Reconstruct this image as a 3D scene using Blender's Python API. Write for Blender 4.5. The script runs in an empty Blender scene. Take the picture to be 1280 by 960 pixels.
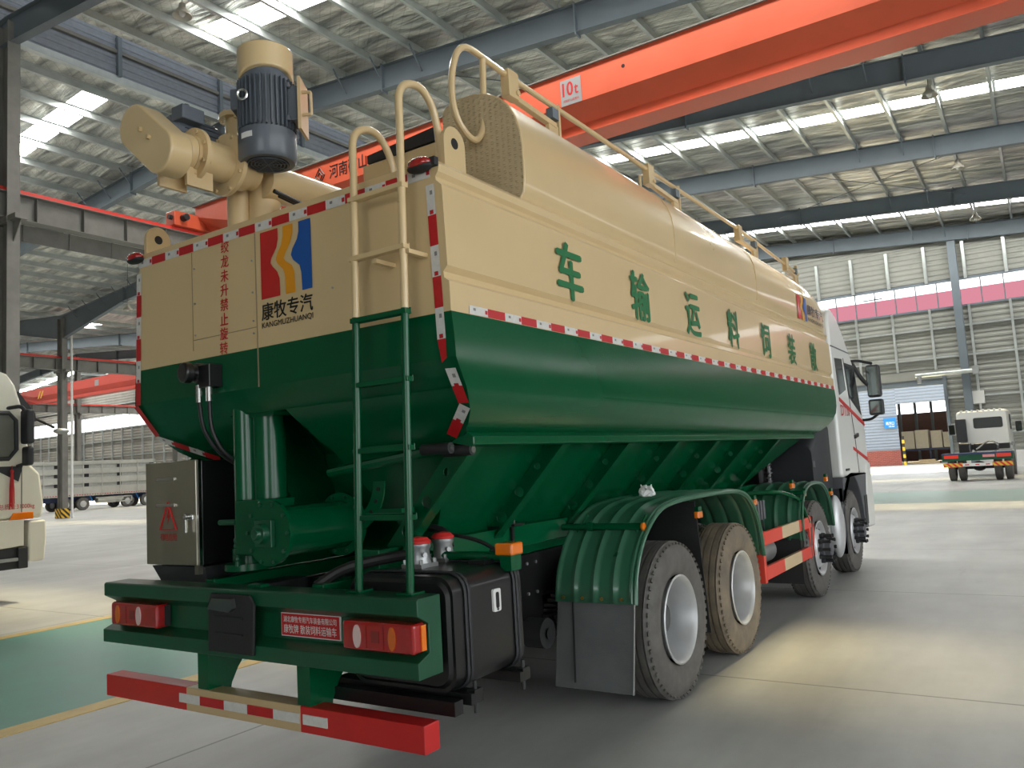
import bpy, bmesh, math, random
from mathutils import Vector, Matrix
random.seed(7)
sc = bpy.context.scene
COL = sc.collection
V = Vector

# ------------------------------------------------------------------ camera, world, sun, exposure
FPX = 1006.35
cam_d = bpy.data.cameras.new('camera')
cam = bpy.data.objects.new('camera', cam_d); COL.objects.link(cam)
cam_d.sensor_fit = 'HORIZONTAL'; cam_d.sensor_width = 36.0
cam_d.lens = 36.0 * FPX / 1280.0
cam_d.clip_start = 0.05; cam_d.clip_end = 500
cr = V((0.831762, 0.552032, -0.058583)); cu = V((0.103966, -0.051241, 0.99326)); cf = V((-0.545309, 0.832247, 0.100013))
cam.matrix_world = Matrix(((cr.x, cu.x, -cf.x, 3.46015), (cr.y, cu.y, -cf.y, -2.90003), (cr.z, cu.z, -cf.z, 1.66402), (0, 0, 0, 1)))
sc.camera = cam

world = bpy.data.worlds.new('daylight_sky'); sc.world = world
world.use_nodes = True
bg = world.node_tree.nodes['Background']
bg.inputs[0].default_value = (0.93, 0.97, 1.0, 1)
bg.inputs[1].default_value = 2.5

sun_d = bpy.data.lights.new('sun', 'SUN')
sun = bpy.data.objects.new('sun', sun_d); COL.objects.link(sun)
sun_d.energy = 11.0; sun_d.color = (1.0, 0.82, 0.42); sun_d.angle = 0.15
sun.location = (0, 40, 40)
sun.rotation_euler = V((0.0, -7.9, -13.5)).to_track_quat('-Z', 'Y').to_euler()

sc.view_settings.view_transform = 'Standard'
sc.view_settings.look = 'None'
sc.view_settings.gamma = 1.0
sc.view_settings.use_curve_mapping = False
sc.view_settings.exposure = 0.85
SKYLIGHT = 30.0         # strength of the lit translucent roof panels

# ------------------------------------------------------------------ materials
def lin(c):
    return tuple(((x / 255) / 12.92 if x / 255 <= 0.04045 else ((x / 255 + 0.055) / 1.055) ** 2.4) for x in c)

MATS = {}
def mat(name, rgb, rough=0.5, metal=0.0, coat=0.0, noise=0.0, scale=6.0, bump=0.0, bscale=40.0, emit=0.0, spec=0.5, stretch=None, dark=None):
    if name in MATS: return MATS[name]
    m = bpy.data.materials.new(name); m.use_nodes = True
    nt = m.node_tree; N = nt.nodes; L = nt.links
    p = N['Principled BSDF']
    c = lin(rgb) + (1,)
    p.inputs['Base Color'].default_value = c
    p.inputs['Roughness'].default_value = rough
    p.inputs['Metallic'].default_value = metal
    p.inputs['Coat Weight'].default_value = coat
    p.inputs['Coat Roughness'].default_value = 0.06
    p.inputs['Specular IOR Level'].default_value = spec
    if emit:
        p.inputs['Emission Color'].default_value = c
        p.inputs['Emission Strength'].default_value = emit
    tc = N.new('ShaderNodeTexCoord')
    src = tc.outputs['Object']
    if stretch:
        mp = N.new('ShaderNodeMapping'); mp.inputs['Scale'].default_value = stretch
        L.new(src, mp.inputs['Vector']); src = mp.outputs['Vector']
    if noise:
        n = N.new('ShaderNodeTexNoise'); n.inputs['Scale'].default_value = scale; n.inputs['Detail'].default_value = 6
        n.inputs['Roughness'].default_value = 0.62
        L.new(src, n.inputs['Vector'])
        r = N.new('ShaderNodeMapRange'); r.inputs[1].default_value = 0.3; r.inputs[2].default_value = 0.7
        L.new(n.outputs['Fac'], r.inputs[0])
        mx = N.new('ShaderNodeMix'); mx.data_type = 'RGBA'
        d = lin(dark) + (1,) if dark else tuple(x * (1 - noise) for x in c[:3]) + (1,)
        mx.inputs[6].default_value = d
        mx.inputs[7].default_value = c if dark else tuple(min(1, x * (1 + noise * 0.5)) for x in c[:3]) + (1,)
        L.new(r.outputs[0], mx.inputs[0]); L.new(mx.outputs[2], p.inputs['Base Color'])
        rr = N.new('ShaderNodeMapRange'); rr.inputs[3].default_value = max(0.02, rough - 0.08); rr.inputs[4].default_value = min(1, rough + 0.1)
        L.new(n.outputs['Fac'], rr.inputs[0]); L.new(rr.outputs[0], p.inputs['Roughness'])
    if bump:
        n2 = N.new('ShaderNodeTexNoise'); n2.inputs['Scale'].default_value = bscale; n2.inputs['Detail'].default_value = 4
        L.new(src, n2.inputs['Vector'])
        b = N.new('ShaderNodeBump'); b.inputs['Strength'].default_value = bump; b.inputs['Distance'].default_value = 0.02
        L.new(n2.outputs['Fac'], b.inputs['Height']); L.new(b.outputs['Normal'], p.inputs['Normal'])
    MATS[name] = m
    return m

cream = mat('cream_paint', (214, 187, 140), 0.3, coat=0.5, noise=0.04, scale=2, bump=0.02, bscale=2)
cream_rear = mat('cream_paint_satin', (200, 174, 130), 0.38, coat=0.25, noise=0.06, scale=2)
green = mat('green_paint', (0, 80, 46), 0.2, coat=0.0, spec=0.4, noise=0.06, scale=3, bump=0.012, bscale=2)
green_m = mat('green_paint_dusty', (12, 78, 50), 0.38, coat=0.25, noise=0.22, scale=4)
green_fender = mat('green_fender_plastic', (56, 108, 82), 0.3, coat=0.3, noise=0.12, scale=4)
red = mat('red_paint', (196, 34, 32), 0.4, coat=0.2, noise=0.1)
tape_r = mat('tape_red', (190, 30, 36), 0.35, noise=0.1, scale=30)
tape_w = mat('tape_white', (214, 212, 206), 0.35, noise=0.12, scale=30)
tape_p = mat('tape_print_grey', (130, 128, 128), 0.5)
text_g = mat('text_green', (0, 106, 54), 0.4)
text_r = mat('text_red', (192, 30, 30), 0.45)
text_k = mat('text_black', (24, 24, 26), 0.4)
logo_o = mat('logo_orange', (226, 150, 24), 0.4)
logo_b = mat('logo_blue', (22, 84, 160), 0.4)
black = mat('black_paint', (24, 24, 25), 0.35, coat=0.3, noise=0.2, scale=8)
rubber = mat('black_rubber', (38, 38, 39), 0.6, noise=0.18, scale=8, bump=0.15, bscale=60)
flapm = mat('mudflap_rubber', (104, 105, 106), 0.55, noise=0.18, scale=5, bump=0.2, bscale=160)
tyrem = mat('tyre_rubber', (104, 101, 97), 0.65, noise=0.2, scale=9, dark=(80, 77, 73))
tyre_d = mat('tyre_rubber_dusty', (140, 126, 106), 0.75, noise=0.3, scale=5, dark=(98, 90, 80))
rimm = mat('silver_rim', (206, 207, 208), 0.4, metal=0.45, noise=0.08)
steel = mat('brushed_steel', (172, 166, 150), 0.33, metal=0.9, noise=0.1, scale=5, stretch=(1, 1, 0.12))
mirror_s = mat('mirror_silver', (96, 102, 98), 0.08, metal=1.0)
chrome = mat('bright_metal', (210, 210, 208), 0.2, metal=1.0)
alu = mat('cast_aluminium', (170, 172, 172), 0.45, metal=0.8, noise=0.1)
motor_g = mat('motor_grey', (88, 95, 103), 0.42, coat=0.2, noise=0.1)
motor_d = mat('motor_dark', (22, 23, 25), 0.6)
lens_r = mat('lens_red', (164, 18, 20), 0.15, coat=1.0, noise=0.15, scale=30)
lens_a = mat('lens_amber', (236, 120, 14), 0.18, coat=0.8, emit=0.0)
lens_c = mat('lens_clear', (220, 190, 186), 0.15, coat=1.0)
whitep = mat('white_cab_paint', (226, 226, 221), 0.3, coat=0.3)
ivory = mat('ivory_cab_paint', (226, 222, 206), 0.3, coat=0.6, noise=0.05, scale=1.5)
greyp = mat('grey_plastic', (92, 94, 98), 0.6, noise=0.1)
darkp = mat('dark_plastic', (44, 46, 49), 0.55, noise=0.12)
frostw = mat('white_plate', (225, 225, 222), 0.5)
blue = mat('blue_sign', (24, 120, 196), 0.4)
dk_steel = mat('dark_grey_steel', (108, 118, 126), 0.55, noise=0.1, scale=1.2)
beam_steel = mat('weathered_grey_steel', (124, 122, 116), 0.6, noise=0.22, scale=1.5)
galv = mat('galvanised_purlin', (196, 202, 200), 0.38, metal=0.7, noise=0.15, scale=2)
crane_o = mat('orange_crane_paint', (214, 92, 60), 0.42, coat=0.15, noise=0.08, scale=1)
crane_r = mat('red_crane_paint', (190, 66, 52), 0.45, noise=0.1, scale=1)
rail_r = mat('red_rail', (226, 62, 50), 0.5)
wallm = mat('corrugated_grey', (150, 151, 144), 0.5, metal=0.2, noise=0.1, scale=0.7)
wall_in = mat('insulated_grey', (150, 146, 138), 0.55, noise=0.22, scale=1.0)
monit = mat('monitor_dark_sheet', (138, 144, 154), 0.6, noise=0.12)
brick_w = mat('blue_white_sheet', (126, 138, 158), 0.5, noise=0.05)
cartonm = mat('carton', (214, 208, 194), 0.7, noise=0.08)
navy = mat('navy_paint', (46, 60, 96), 0.5)
yellow = mat('yellow_paint', (222, 178, 40), 0.5, noise=0.1)
paint_g2 = mat('floor_pale_green_paint', (158, 182, 172), 0.32, noise=0.15, scale=1.6)
paint_g = mat('floor_green_paint', (92, 158, 142), 0.32, noise=0.3, scale=1.6, dark=(78, 132, 122))
paint_y = mat('floor_yellow_paint', (206, 178, 110), 0.4, noise=0.25, scale=3)
concrete_o = mat('outdoor_concrete', (168, 165, 158), 0.8, noise=0.08, scale=0.5)
hose_m = mat('hose_black', (30, 30, 30), 0.45)
brass = mat('brass_tint', (180, 150, 80), 0.35, metal=0.9)
redcap = mat('red_cap', (206, 46, 44), 0.45)
paperm = mat('white_tissue', (236, 236, 234), 0.8, noise=0.05)
lampm = mat('lamp_enamel', (190, 184, 170), 0.5, noise=0.1)

def glass(name, tint, alpha):
    m = bpy.data.materials.new(name); m.use_nodes = True
    N = m.node_tree.nodes; L = m.node_tree.links
    out = N['Material Output']; p = N['Principled BSDF']
    p.inputs['Base Color'].default_value = lin(tint) + (1,); p.inputs['Roughness'].default_value = 0.08; p.inputs['Specular IOR Level'].default_value = 0.2
    t = N.new('ShaderNodeBsdfTransparent'); mx = N.new('ShaderNodeMixShader'); mx.inputs[0].default_value = alpha
    L.new(t.outputs[0], mx.inputs[1]); L.new(p.outputs[0], mx.inputs[2]); L.new(mx.outputs[0], out.inputs[0])
    return m
cabglass = glass('cab_glass', (40, 46, 48), 0.75)
cabglass2 = glass('cab_glass_clear', (70, 78, 76), 0.6)

def emitter(name, rgb, s, transp=0.0):
    m = bpy.data.materials.new(name); m.use_nodes = True
    N = m.node_tree.nodes; L = m.node_tree.links
    N.remove(N['Principled BSDF']); out = N['Material Output']
    e = N.new('ShaderNodeEmission'); e.inputs[0].default_value = lin(rgb) + (1,); e.inputs[1].default_value = s
    if transp:
        t = N.new('ShaderNodeBsdfTransparent'); mx = N.new('ShaderNodeMixShader'); mx.inputs[0].default_value = 1 - transp
        L.new(t.outputs[0], mx.inputs[1]); L.new(e.outputs[0], mx.inputs[2]); L.new(mx.outputs[0], out.inputs[0])
    else: L.new(e.outputs[0], out.inputs[0])
    return m
skyl = emitter('translucent_roof_panel', (255, 254, 248), SKYLIGHT, 0.4)
win_w = emitter('window_lit_white', (255, 255, 255), 1.5)
win_p = emitter('window_lit_pink', (214, 138, 154), 0.6)

def floor_material():
    m = bpy.data.materials.new('polished_concrete'); m.use_nodes = True
    N = m.node_tree.nodes; L = m.node_tree.links; p = N['Principled BSDF']
    tc = N.new('ShaderNodeTexCoord')
    def noise(sc_, det, vec=None, rgh=0.6):
        n = N.new('ShaderNodeTexNoise'); n.inputs['Scale'].default_value = sc_; n.inputs['Detail'].default_value = det; n.inputs['Roughness'].default_value = rgh
        L.new(vec or tc.outputs['Object'], n.inputs['Vector']); return n.outputs['Fac']
    mp = N.new('ShaderNodeMapping'); mp.inputs['Scale'].default_value = (1.0, 0.22, 1); mp.inputs['Rotation'].default_value = (0, 0, 0.5)
    L.new(tc.outputs['Object'], mp.inputs['Vector'])
    a = noise(0.55, 8); b = noise(1.6, 8, mp.outputs['Vector'])
    ad = N.new('ShaderNodeMath'); ad.operation = 'ADD'; L.new(a, ad.inputs[0]); L.new(b, ad.inputs[1])
    ramp = N.new('ShaderNodeValToRGB'); e = ramp.color_ramp.elements
    e[0].position = 0.36; e[0].color = lin((158, 159, 157)) + (1,)
    e[1].position = 0.62; e[1].color = lin((196, 197, 194)) + (1,)
    hm = N.new('ShaderNodeMath'); hm.operation = 'MULTIPLY'; hm.inputs[1].default_value = 0.5
    L.new(ad.outputs[0], hm.inputs[0]); L.new(hm.outputs[0], ramp.inputs[0])
    # saw-cut joints
    br = N.new('ShaderNodeTexBrick'); br.offset = 0.0
    br.inputs['Scale'].default_value = 1.0; br.inputs['Brick Width'].default_value = 6.0; br.inputs['Row Height'].default_value = 4.0
    br.inputs['Mortar Size'].default_value = 0.012; br.inputs['Color1'].default_value = (1, 1, 1, 1); br.inputs['Color2'].default_value = (1, 1, 1, 1)
    br.inputs['Mortar'].default_value = (0.5, 0.5, 0.5, 1)
    mp2 = N.new('ShaderNodeMapping'); mp2.inputs['Location'].default_value = (1.2, 0.9, 0); L.new(tc.outputs['Object'], mp2.inputs['Vector'])
    L.new(mp2.outputs['Vector'], br.inputs['Vector'])
    mx = N.new('ShaderNodeMix'); mx.data_type = 'RGBA'; mx.blend_type = 'MULTIPLY'; mx.inputs[0].default_value = 1.0
    L.new(ramp.outputs[0], mx.inputs[6]); L.new(br.outputs['Color'], mx.inputs[7])
    # scuffs and stains
    st = N.new('ShaderNodeMapRange'); st.inputs[1].default_value = 0.62; st.inputs[2].default_value = 0.75; st.inputs[3].default_value = 1.0; st.inputs[4].default_value = 0.78
    L.new(noise(1.1, 9, mp.outputs['Vector'], 0.7), st.inputs[0])
    mx2 = N.new('ShaderNodeMix'); mx2.data_type = 'RGBA'; mx2.blend_type = 'MULTIPLY'; mx2.inputs[0].default_value = 1.0
    L.new(mx.outputs[2], mx2.inputs[6]); L.new(st.outputs[0], mx2.inputs[7])
    L.new(mx2.outputs[2], p.inputs['Base Color'])
    rr = N.new('ShaderNodeMapRange'); rr.inputs[3].default_value = 0.26; rr.inputs[4].default_value = 0.6
    L.new(b, rr.inputs[0]); L.new(rr.outputs[0], p.inputs['Roughness'])
    return m

def foil_material():
    m = bpy.data.materials.new('foil_insulation'); m.use_nodes = True
    N = m.node_tree.nodes; L = m.node_tree.links; p = N['Principled BSDF']
    p.inputs['Metallic'].default_value = 0.7; p.inputs['Roughness'].default_value = 0.28
    tc = N.new('ShaderNodeTexCoord')
    mp = N.new('ShaderNodeMapping'); mp.inputs['Scale'].default_value = (0.55, 2.6, 1); L.new(tc.outputs['Object'], mp.inputs['Vector'])
    n = N.new('ShaderNodeTexNoise'); n.inputs['Scale'].default_value = 0.9; n.inputs['Detail'].default_value = 7; n.inputs['Distortion'].default_value = 0.6
    L.new(mp.outputs['Vector'], n.inputs['Vector'])
    r = N.new('ShaderNodeValToRGB'); e = r.color_ramp.elements
    e[0].position = 0.36; e[0].color = lin((150, 152, 148)) + (1,); e[1].position = 0.68; e[1].color = lin((244, 242, 232)) + (1,)
    L.new(n.outputs['Fac'], r.inputs[0])
    # fine holding mesh, diagonal wires
    w1 = N.new('ShaderNodeTexWave'); w1.bands_direction = 'DIAGONAL'; w1.inputs['Scale'].default_value = 1.6; w1.inputs['Distortion'].default_value = 0.3
    L.new(tc.outputs['Object'], w1.inputs['Vector'])
    mp3 = N.new('ShaderNodeMapping'); mp3.inputs['Scale'].default_value = (-1, 1, 1); L.new(tc.outputs['Object'], mp3.inputs['Vector'])
    w2 = N.new('ShaderNodeTexWave'); w2.bands_direction = 'DIAGONAL'; w2.inputs['Scale'].default_value = 1.6; w2.inputs['Distortion'].default_value = 0.3
    L.new(mp3.outputs['Vector'], w2.inputs['Vector'])
    mn = N.new('ShaderNodeMath'); mn.operation = 'MINIMUM'; L.new(w1.outputs['Fac'], mn.inputs[0]); L.new(w2.outputs['Fac'], mn.inputs[1])
    mr = N.new('ShaderNodeMapRange'); mr.inputs[1].default_value = 0.0; mr.inputs[2].default_value = 0.05; mr.inputs[3].default_value = 0.8; mr.inputs[4].default_value = 1.0
    L.new(mn.outputs[0], mr.inputs[0])
    mx = N.new('ShaderNodeMix'); mx.data_type = 'RGBA'; mx.blend_type = 'MULTIPLY'; mx.inputs[0].default_value = 1
    L.new(r.outputs[0], mx.inputs[6]); L.new(mr.outputs[0], mx.inputs[7]); L.new(mx.outputs[2], p.inputs['Base Color'])
    b = N.new('ShaderNodeBump'); b.inputs['Strength'].default_value = 1.0; b.inputs['Distance'].default_value = 0.3
    L.new(n.outputs['Fac'], b.inputs['Height']); L.new(b.outputs['Normal'], p.inputs['Normal'])
    return m

def checker_material():
    m = bpy.data.materials.new('cream_checker_plate'); m.use_nodes = True
    N = m.node_tree.nodes; L = m.node_tree.links; p = N['Principled BSDF']
    p.inputs['Base Color'].default_value = lin((196, 176, 140)) + (1,); p.inputs['Roughness'].default_value = 0.34
    tc = N.new('ShaderNodeTexCoord')
    out = []
    for ang, off in ((0.78, 0.0), (-0.78, 0.5)):
        mp = N.new('ShaderNodeMapping'); mp.inputs['Rotation'].default_value = (0, ang, 0); mp.inputs['Scale'].default_value = (19, 1, 38); mp.inputs['Location'].default_value = (off, 0, off)
        L.new(tc.outputs['Object'], mp.inputs['Vector'])
        br = N.new('ShaderNodeTexVoronoi'); br.inputs['Scale'].default_value = 1.0; br.inputs['Randomness'].default_value = 0.0
        L.new(mp.outputs['Vector'], br.inputs['Vector'])
        r = N.new('ShaderNodeMapRange'); r.inputs[1].default_value = 0.22; r.inputs[2].default_value = 0.36; r.inputs[3].default_value = 1; r.inputs[4].default_value = 0
        L.new(br.outputs['Distance'], r.inputs[0]); out.append(r.outputs[0])
    mxm = N.new('ShaderNodeMath'); mxm.operation = 'MAXIMUM'; L.new(out[0], mxm.inputs[0]); L.new(out[1], mxm.inputs[1])
    b = N.new('ShaderNodeBump'); b.inputs['Strength'].default_value = 0.6; b.inputs['Distance'].default_value = 0.012
    L.new(mxm.outputs[0], b.inputs['Height']); L.new(b.outputs['Normal'], p.inputs['Normal'])
    return m

def stripe_material(name, c1, c2, scale, ang):
    m = bpy.data.materials.new(name); m.use_nodes = True
    N = m.node_tree.nodes; L = m.node_tree.links; p = N['Principled BSDF']; p.inputs['Roughness'].default_value = 0.5
    tc = N.new('ShaderNodeTexCoord'); sx = N.new('ShaderNodeSeparateXYZ'); L.new(tc.outputs['Object'], sx.inputs[0])
    h = N.new('ShaderNodeMath'); h.operation = 'ADD'; L.new(sx.outputs[0], h.inputs[0]); L.new(sx.outputs[1], h.inputs[1])
    z = N.new('ShaderNodeMath'); z.operation = 'MULTIPLY_ADD'; z.inputs[1].default_value = ang; L.new(sx.outputs[2], z.inputs[0]); L.new(h.outputs[0], z.inputs[2])
    s = N.new('ShaderNodeMath'); s.operation = 'MULTIPLY'; s.inputs[1].default_value = scale; L.new(z.outputs[0], s.inputs[0])
    f = N.new('ShaderNodeMath'); f.operation = 'FRACT'; L.new(s.outputs[0], f.inputs[0])
    g = N.new('ShaderNodeMath'); g.operation = 'GREATER_THAN'; g.inputs[1].default_value = 0.5; L.new(f.outputs[0], g.inputs[0])
    mx = N.new('ShaderNodeMix'); mx.data_type = 'RGBA'; mx.inputs[6].default_value = lin(c1) + (1,); mx.inputs[7].default_value = lin(c2) + (1,)
    L.new(g.outputs[0], mx.inputs[0]); L.new(mx.outputs[2], p.inputs['Base Color'])
    return m

def brick_material():
    m = bpy.data.materials.new('red_brick'); m.use_nodes = True
    N = m.node_tree.nodes; L = m.node_tree.links; p = N['Principled BSDF']; p.inputs['Roughness'].default_value = 0.8
    tc = N.new('ShaderNodeTexCoord'); mp = N.new('ShaderNodeMapping'); mp.inputs['Rotation'].default_value = (math.pi / 2, 0, 0)
    L.new(tc.outputs['Object'], mp.inputs['Vector'])
    b = N.new('ShaderNodeTexBrick'); b.inputs['Scale'].default_value = 1.0; b.inputs['Brick Width'].default_value = 0.26; b.inputs['Row Height'].default_value = 0.09
    b.inputs['Mortar Size'].default_value = 0.008; b.inputs['Color1'].default_value = lin((140, 66, 60)) + (1,); b.inputs['Color2'].default_value = lin((124, 56, 52)) + (1,)
    b.inputs['Mortar'].default_value = lin((146, 112, 104)) + (1,)
    L.new(mp.outputs['Vector'], b.inputs['Vector']); L.new(b.outputs['Color'], p.inputs['Base Color'])
    return m
floorm = floor_material(); foil = foil_material(); checker = checker_material(); brickm = brick_material()
hazard = stripe_material('hazard_stripes', (226, 178, 40), (30, 30, 30), 3.0, 1.0)
hazard_ry = stripe_material('red_yellow_stripes', (204, 52, 44), (216, 180, 60), 5.0, 1.0)
hazard_v = stripe_material('yellow_black_rings', (226, 200, 70), (40, 40, 40), 0.0, 1.0)

# ------------------------------------------------------------------ mesh builder
def fillet(pts, r, n=5):
    pts = [V(p) for p in pts]; out = [pts[0]]
    for i in range(1, len(pts) - 1):
        a, b, c = pts[i - 1], pts[i], pts[i + 1]
        ra = min(r, (a - b).length * 0.48); rc = min(r, (c - b).length * 0.48)
        p0 = b + (a - b).normalized() * ra; p1 = b + (c - b).normalized() * rc
        for k in range(n + 1):
            t = k / n
            out.append(p0 * (1 - t) ** 2 + b * 2 * t * (1 - t) + p1 * t * t)
    out.append(pts[-1]); return out

class B:
    def __init__(s): s.v = []; s.f = []; s.m = []; s.cm = 0; s.marks = []
    def add(s, vs, fs):
        o = len(s.v); s.marks.append(o); s.v += [tuple(v) for v in vs]
        for f in fs: s.f.append(tuple(i + o for i in f)); s.m.append(s.cm)
        return s
    def box(s, x0, y0, z0, x1, y1, z1):
        return s.add([(x0, y0, z0), (x1, y0, z0), (x1, y1, z0), (x0, y1, z0), (x0, y0, z1), (x1, y0, z1), (x1, y1, z1), (x0, y1, z1)],
                     [(0, 3, 2, 1), (4, 5, 6, 7), (0, 1, 5, 4), (1, 2, 6, 5), (2, 3, 7, 6), (3, 0, 4, 7)])
    def beam(s, p0, p1, w, h, up=(0, 0, 1)):
        p0, p1, up = V(p0), V(p1), V(up); d = (p1 - p0).normalized(); a = d.cross(up)
        if a.length < 1e-4: a = d.cross(V((1, 0, 0)))
        a.normalize(); b = a.cross(d).normalized(); a *= w / 2; b *= h / 2
        vs = [p + x for p in (p0, p1) for x in (-a - b, a - b, a + b, -a + b)]
        return s.add(vs, [(3, 2, 1, 0), (4, 5, 6, 7), (0, 1, 5, 4), (1, 2, 6, 5), (2, 3, 7, 6), (3, 0, 4, 7)])
    def loft(s, secs, closed=True, caps=True):
        n = len(secs[0]); vs = [p for q in secs for p in q]; fs = []
        for i in range(len(secs) - 1):
            for j in range(n if closed else n - 1):
                k = (j + 1) % n; fs.append((i * n + j, i * n + k, (i + 1) * n + k, (i + 1) * n + j))
        if caps: fs += [tuple(range(n - 1, -1, -1)), tuple(range((len(secs) - 1) * n, len(secs) * n))]
        return s.add(vs, fs)
    def prism(s, pts, ax, a0, a1):
        def P(p, a): return {'x': (a, p[0], p[1]), 'y': (p[0], a, p[1]), 'z': (p[0], p[1], a)}[ax]
        return s.loft([[P(p, a0) for p in pts], [P(p, a1) for p in pts]])
    def lathe(s, prof, o, d, n=32, caps=True, up=(0, 0, 1)):
        o, d = V(o), V(d).normalized(); a = d.cross(V(up))
        if a.length < 1e-3: a = d.cross(V((1, 0, 0)))
        a.normalize(); b = d.cross(a)
        secs = [[o + d * t + (a * math.cos(2 * math.pi * k / n) + b * math.sin(2 * math.pi * k / n)) * r for k in range(n)] for t, r in prof]
        return s.loft(secs, True, caps)
    def cyl(s, p0, p1, r0, r1=None, n=24):
        p0, p1 = V(p0), V(p1); return s.lathe([(0, r0), ((p1 - p0).length, r0 if r1 is None else r1)], p0, p1 - p0, n)
    def tube(s, pts, r, n=10, closed=False):
        pts = [V(p) for p in pts]; m = len(pts); secs = []; a = None
        for i, p in enumerate(pts):
            q0 = pts[i - 1] if (i > 0 or closed) else p; q1 = pts[(i + 1) % m] if (i < m - 1 or closed) else p
            d = (q1 - q0).normalized()
            if a is None:
                a = d.cross(V((0, 0, 1)))
                if a.length < 1e-3: a = d.cross(V((1, 0, 0)))
            a = (a - d * a.dot(d)).normalized(); b = d.cross(a)
            secs.append([p + (a * math.cos(2 * math.pi * k / n) + b * math.sin(2 * math.pi * k / n)) * r for k in range(n)])
        if closed: secs.append(secs[0])
        return s.loft(secs, True, not closed)
    def sphere(s, c, rx, ry=None, rz=None, n=20, m=12):
        ry = ry or rx; rz = rz or rx; secs = []
        for i in range(m + 1):
            t = math.pi * i / m; rr = max(math.sin(t), 1e-3)
            secs.append([(c[0] + rx * rr * math.cos(2 * math.pi * k / n), c[1] + ry * rr * math.sin(2 * math.pi * k / n), c[2] - rz * math.cos(t)) for k in range(n)])
        return s.loft(secs)
    def quad(s, a, b, c, d): return s.add([a, b, c, d], [(0, 1, 2, 3)])
    def pieces(s, name, mats, parent=None, *a, **k):        # every added shape becomes a part of its own
        out = []; ends = s.marks + [len(s.v)]; fi = 0
        for i in range(len(ends) - 1):
            v0, v1 = ends[i], ends[i + 1]; c = B(); fs = []; c.cm = 0
            while fi < len(s.f) and min(s.f[fi]) < v1: fs.append(tuple(q - v0 for q in s.f[fi])); fi += 1
            c.add(s.v[v0:v1], fs); out.append(c.build(name, mats, parent, *a, **k))
        return out
    def build(s, name, mats, parent=None, smooth=True, bevel=0.0, solid=0.0, segs=2, recalc=True, angle=35):
        me = bpy.data.meshes.new(name); me.from_pydata(s.v, [], s.f)
        if not isinstance(mats, (list, tuple)): mats = [mats]
        for x in mats: me.materials.append(x)
        me.polygons.foreach_set('material_index', s.m)
        if recalc:
            bm = bmesh.new(); bm.from_mesh(me); bmesh.ops.recalc_face_normals(bm, faces=bm.faces); bm.to_mesh(me); bm.free()
        if smooth:
            me.polygons.foreach_set('use_smooth', [True] * len(me.polygons)); me.set_sharp_from_angle(angle=math.radians(angle))
        o = bpy.data.objects.new(name, me); COL.objects.link(o)
        if parent: o.parent = parent
        if solid:
            d = o.modifiers.new('thickness', 'SOLIDIFY'); d.thickness = solid; d.offset = 0
        if bevel:
            b = o.modifiers.new('bevel', 'BEVEL'); b.width = bevel; b.segments = segs; b.harden_normals = smooth; b.limit_method = 'ANGLE'; b.angle_limit = math.radians(35)
        return o

def tag(o, label=None, cat=None, group=None, kind=None):
    if label: o['label'] = label
    if cat: o['category'] = cat
    if group: o['group'] = group
    if kind: o['kind'] = kind
    return o
def thing(name, loc, label, cat, group=None, rz=0):
    o = bpy.data.objects.new(name, None); COL.objects.link(o); o.location = loc; o.rotation_euler = (0, 0, rz)
    o.empty_display_size = 0.2
    return tag(o, label, cat, group)
def sub(name, parent):
    o = bpy.data.objects.new(name, None); COL.objects.link(o); o.parent = parent; return o
def copy_tree(o, parent=None):
    c = o.copy(); COL.objects.link(c)
    if parent: c.parent = parent
    for ch in list(o.children): copy_tree(ch, c)
    return c
def text_fit(name, body, m, parent, c, xd, yd, w, h, depth=0.003, bold=0.0):
    cu_ = bpy.data.curves.new('glyphs', 'FONT'); cu_.body = body; cu_.size = 1.0; cu_.resolution_u = 3
    to = bpy.data.objects.new('glyphs', cu_); COL.objects.link(to)
    dg = bpy.context.evaluated_depsgraph_get()
    me0 = bpy.data.meshes.new_from_object(to.evaluated_get(dg))
    vs = [v.co.copy() for v in me0.vertices]; fs = [tuple(p.vertices) for p in me0.polygons]
    bpy.data.objects.remove(to); bpy.data.curves.remove(cu_); bpy.data.meshes.remove(me0)
    if not vs: return None
    x0 = min(v.x for v in vs); x1 = max(v.x for v in vs); y0 = min(v.y for v in vs); y1 = max(v.y for v in vs)
    c, xd, yd = V(c), V(xd).normalized(), V(yd).normalized(); nd = xd.cross(yd)
    b = B(); sh = bold * 0.7 / max(1e-6, (x1 - x0)) * w
    for i, (dx, dy) in enumerate(((0, 0), (-sh, 0), (sh, 0), (0, sh * 0.6), (0, -sh * 0.6)) if bold else ((0, 0),)):
        b.add([c + xd * (((v.x - x0) / (x1 - x0) - 0.5) * w + dx) + yd * (((v.y - y0) / (y1 - y0) - 0.5) * h + dy) + nd * (depth + i * 0.00015) for v in vs], fs)
    return b, (lambda nm=name, mm=m, pp=parent: b.build(nm, mm, pp, smooth=False, recalc=False))
def text(name, *a, **k):
    r = text_fit(name, *a, **k)
    return r[1]() if r else None

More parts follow.
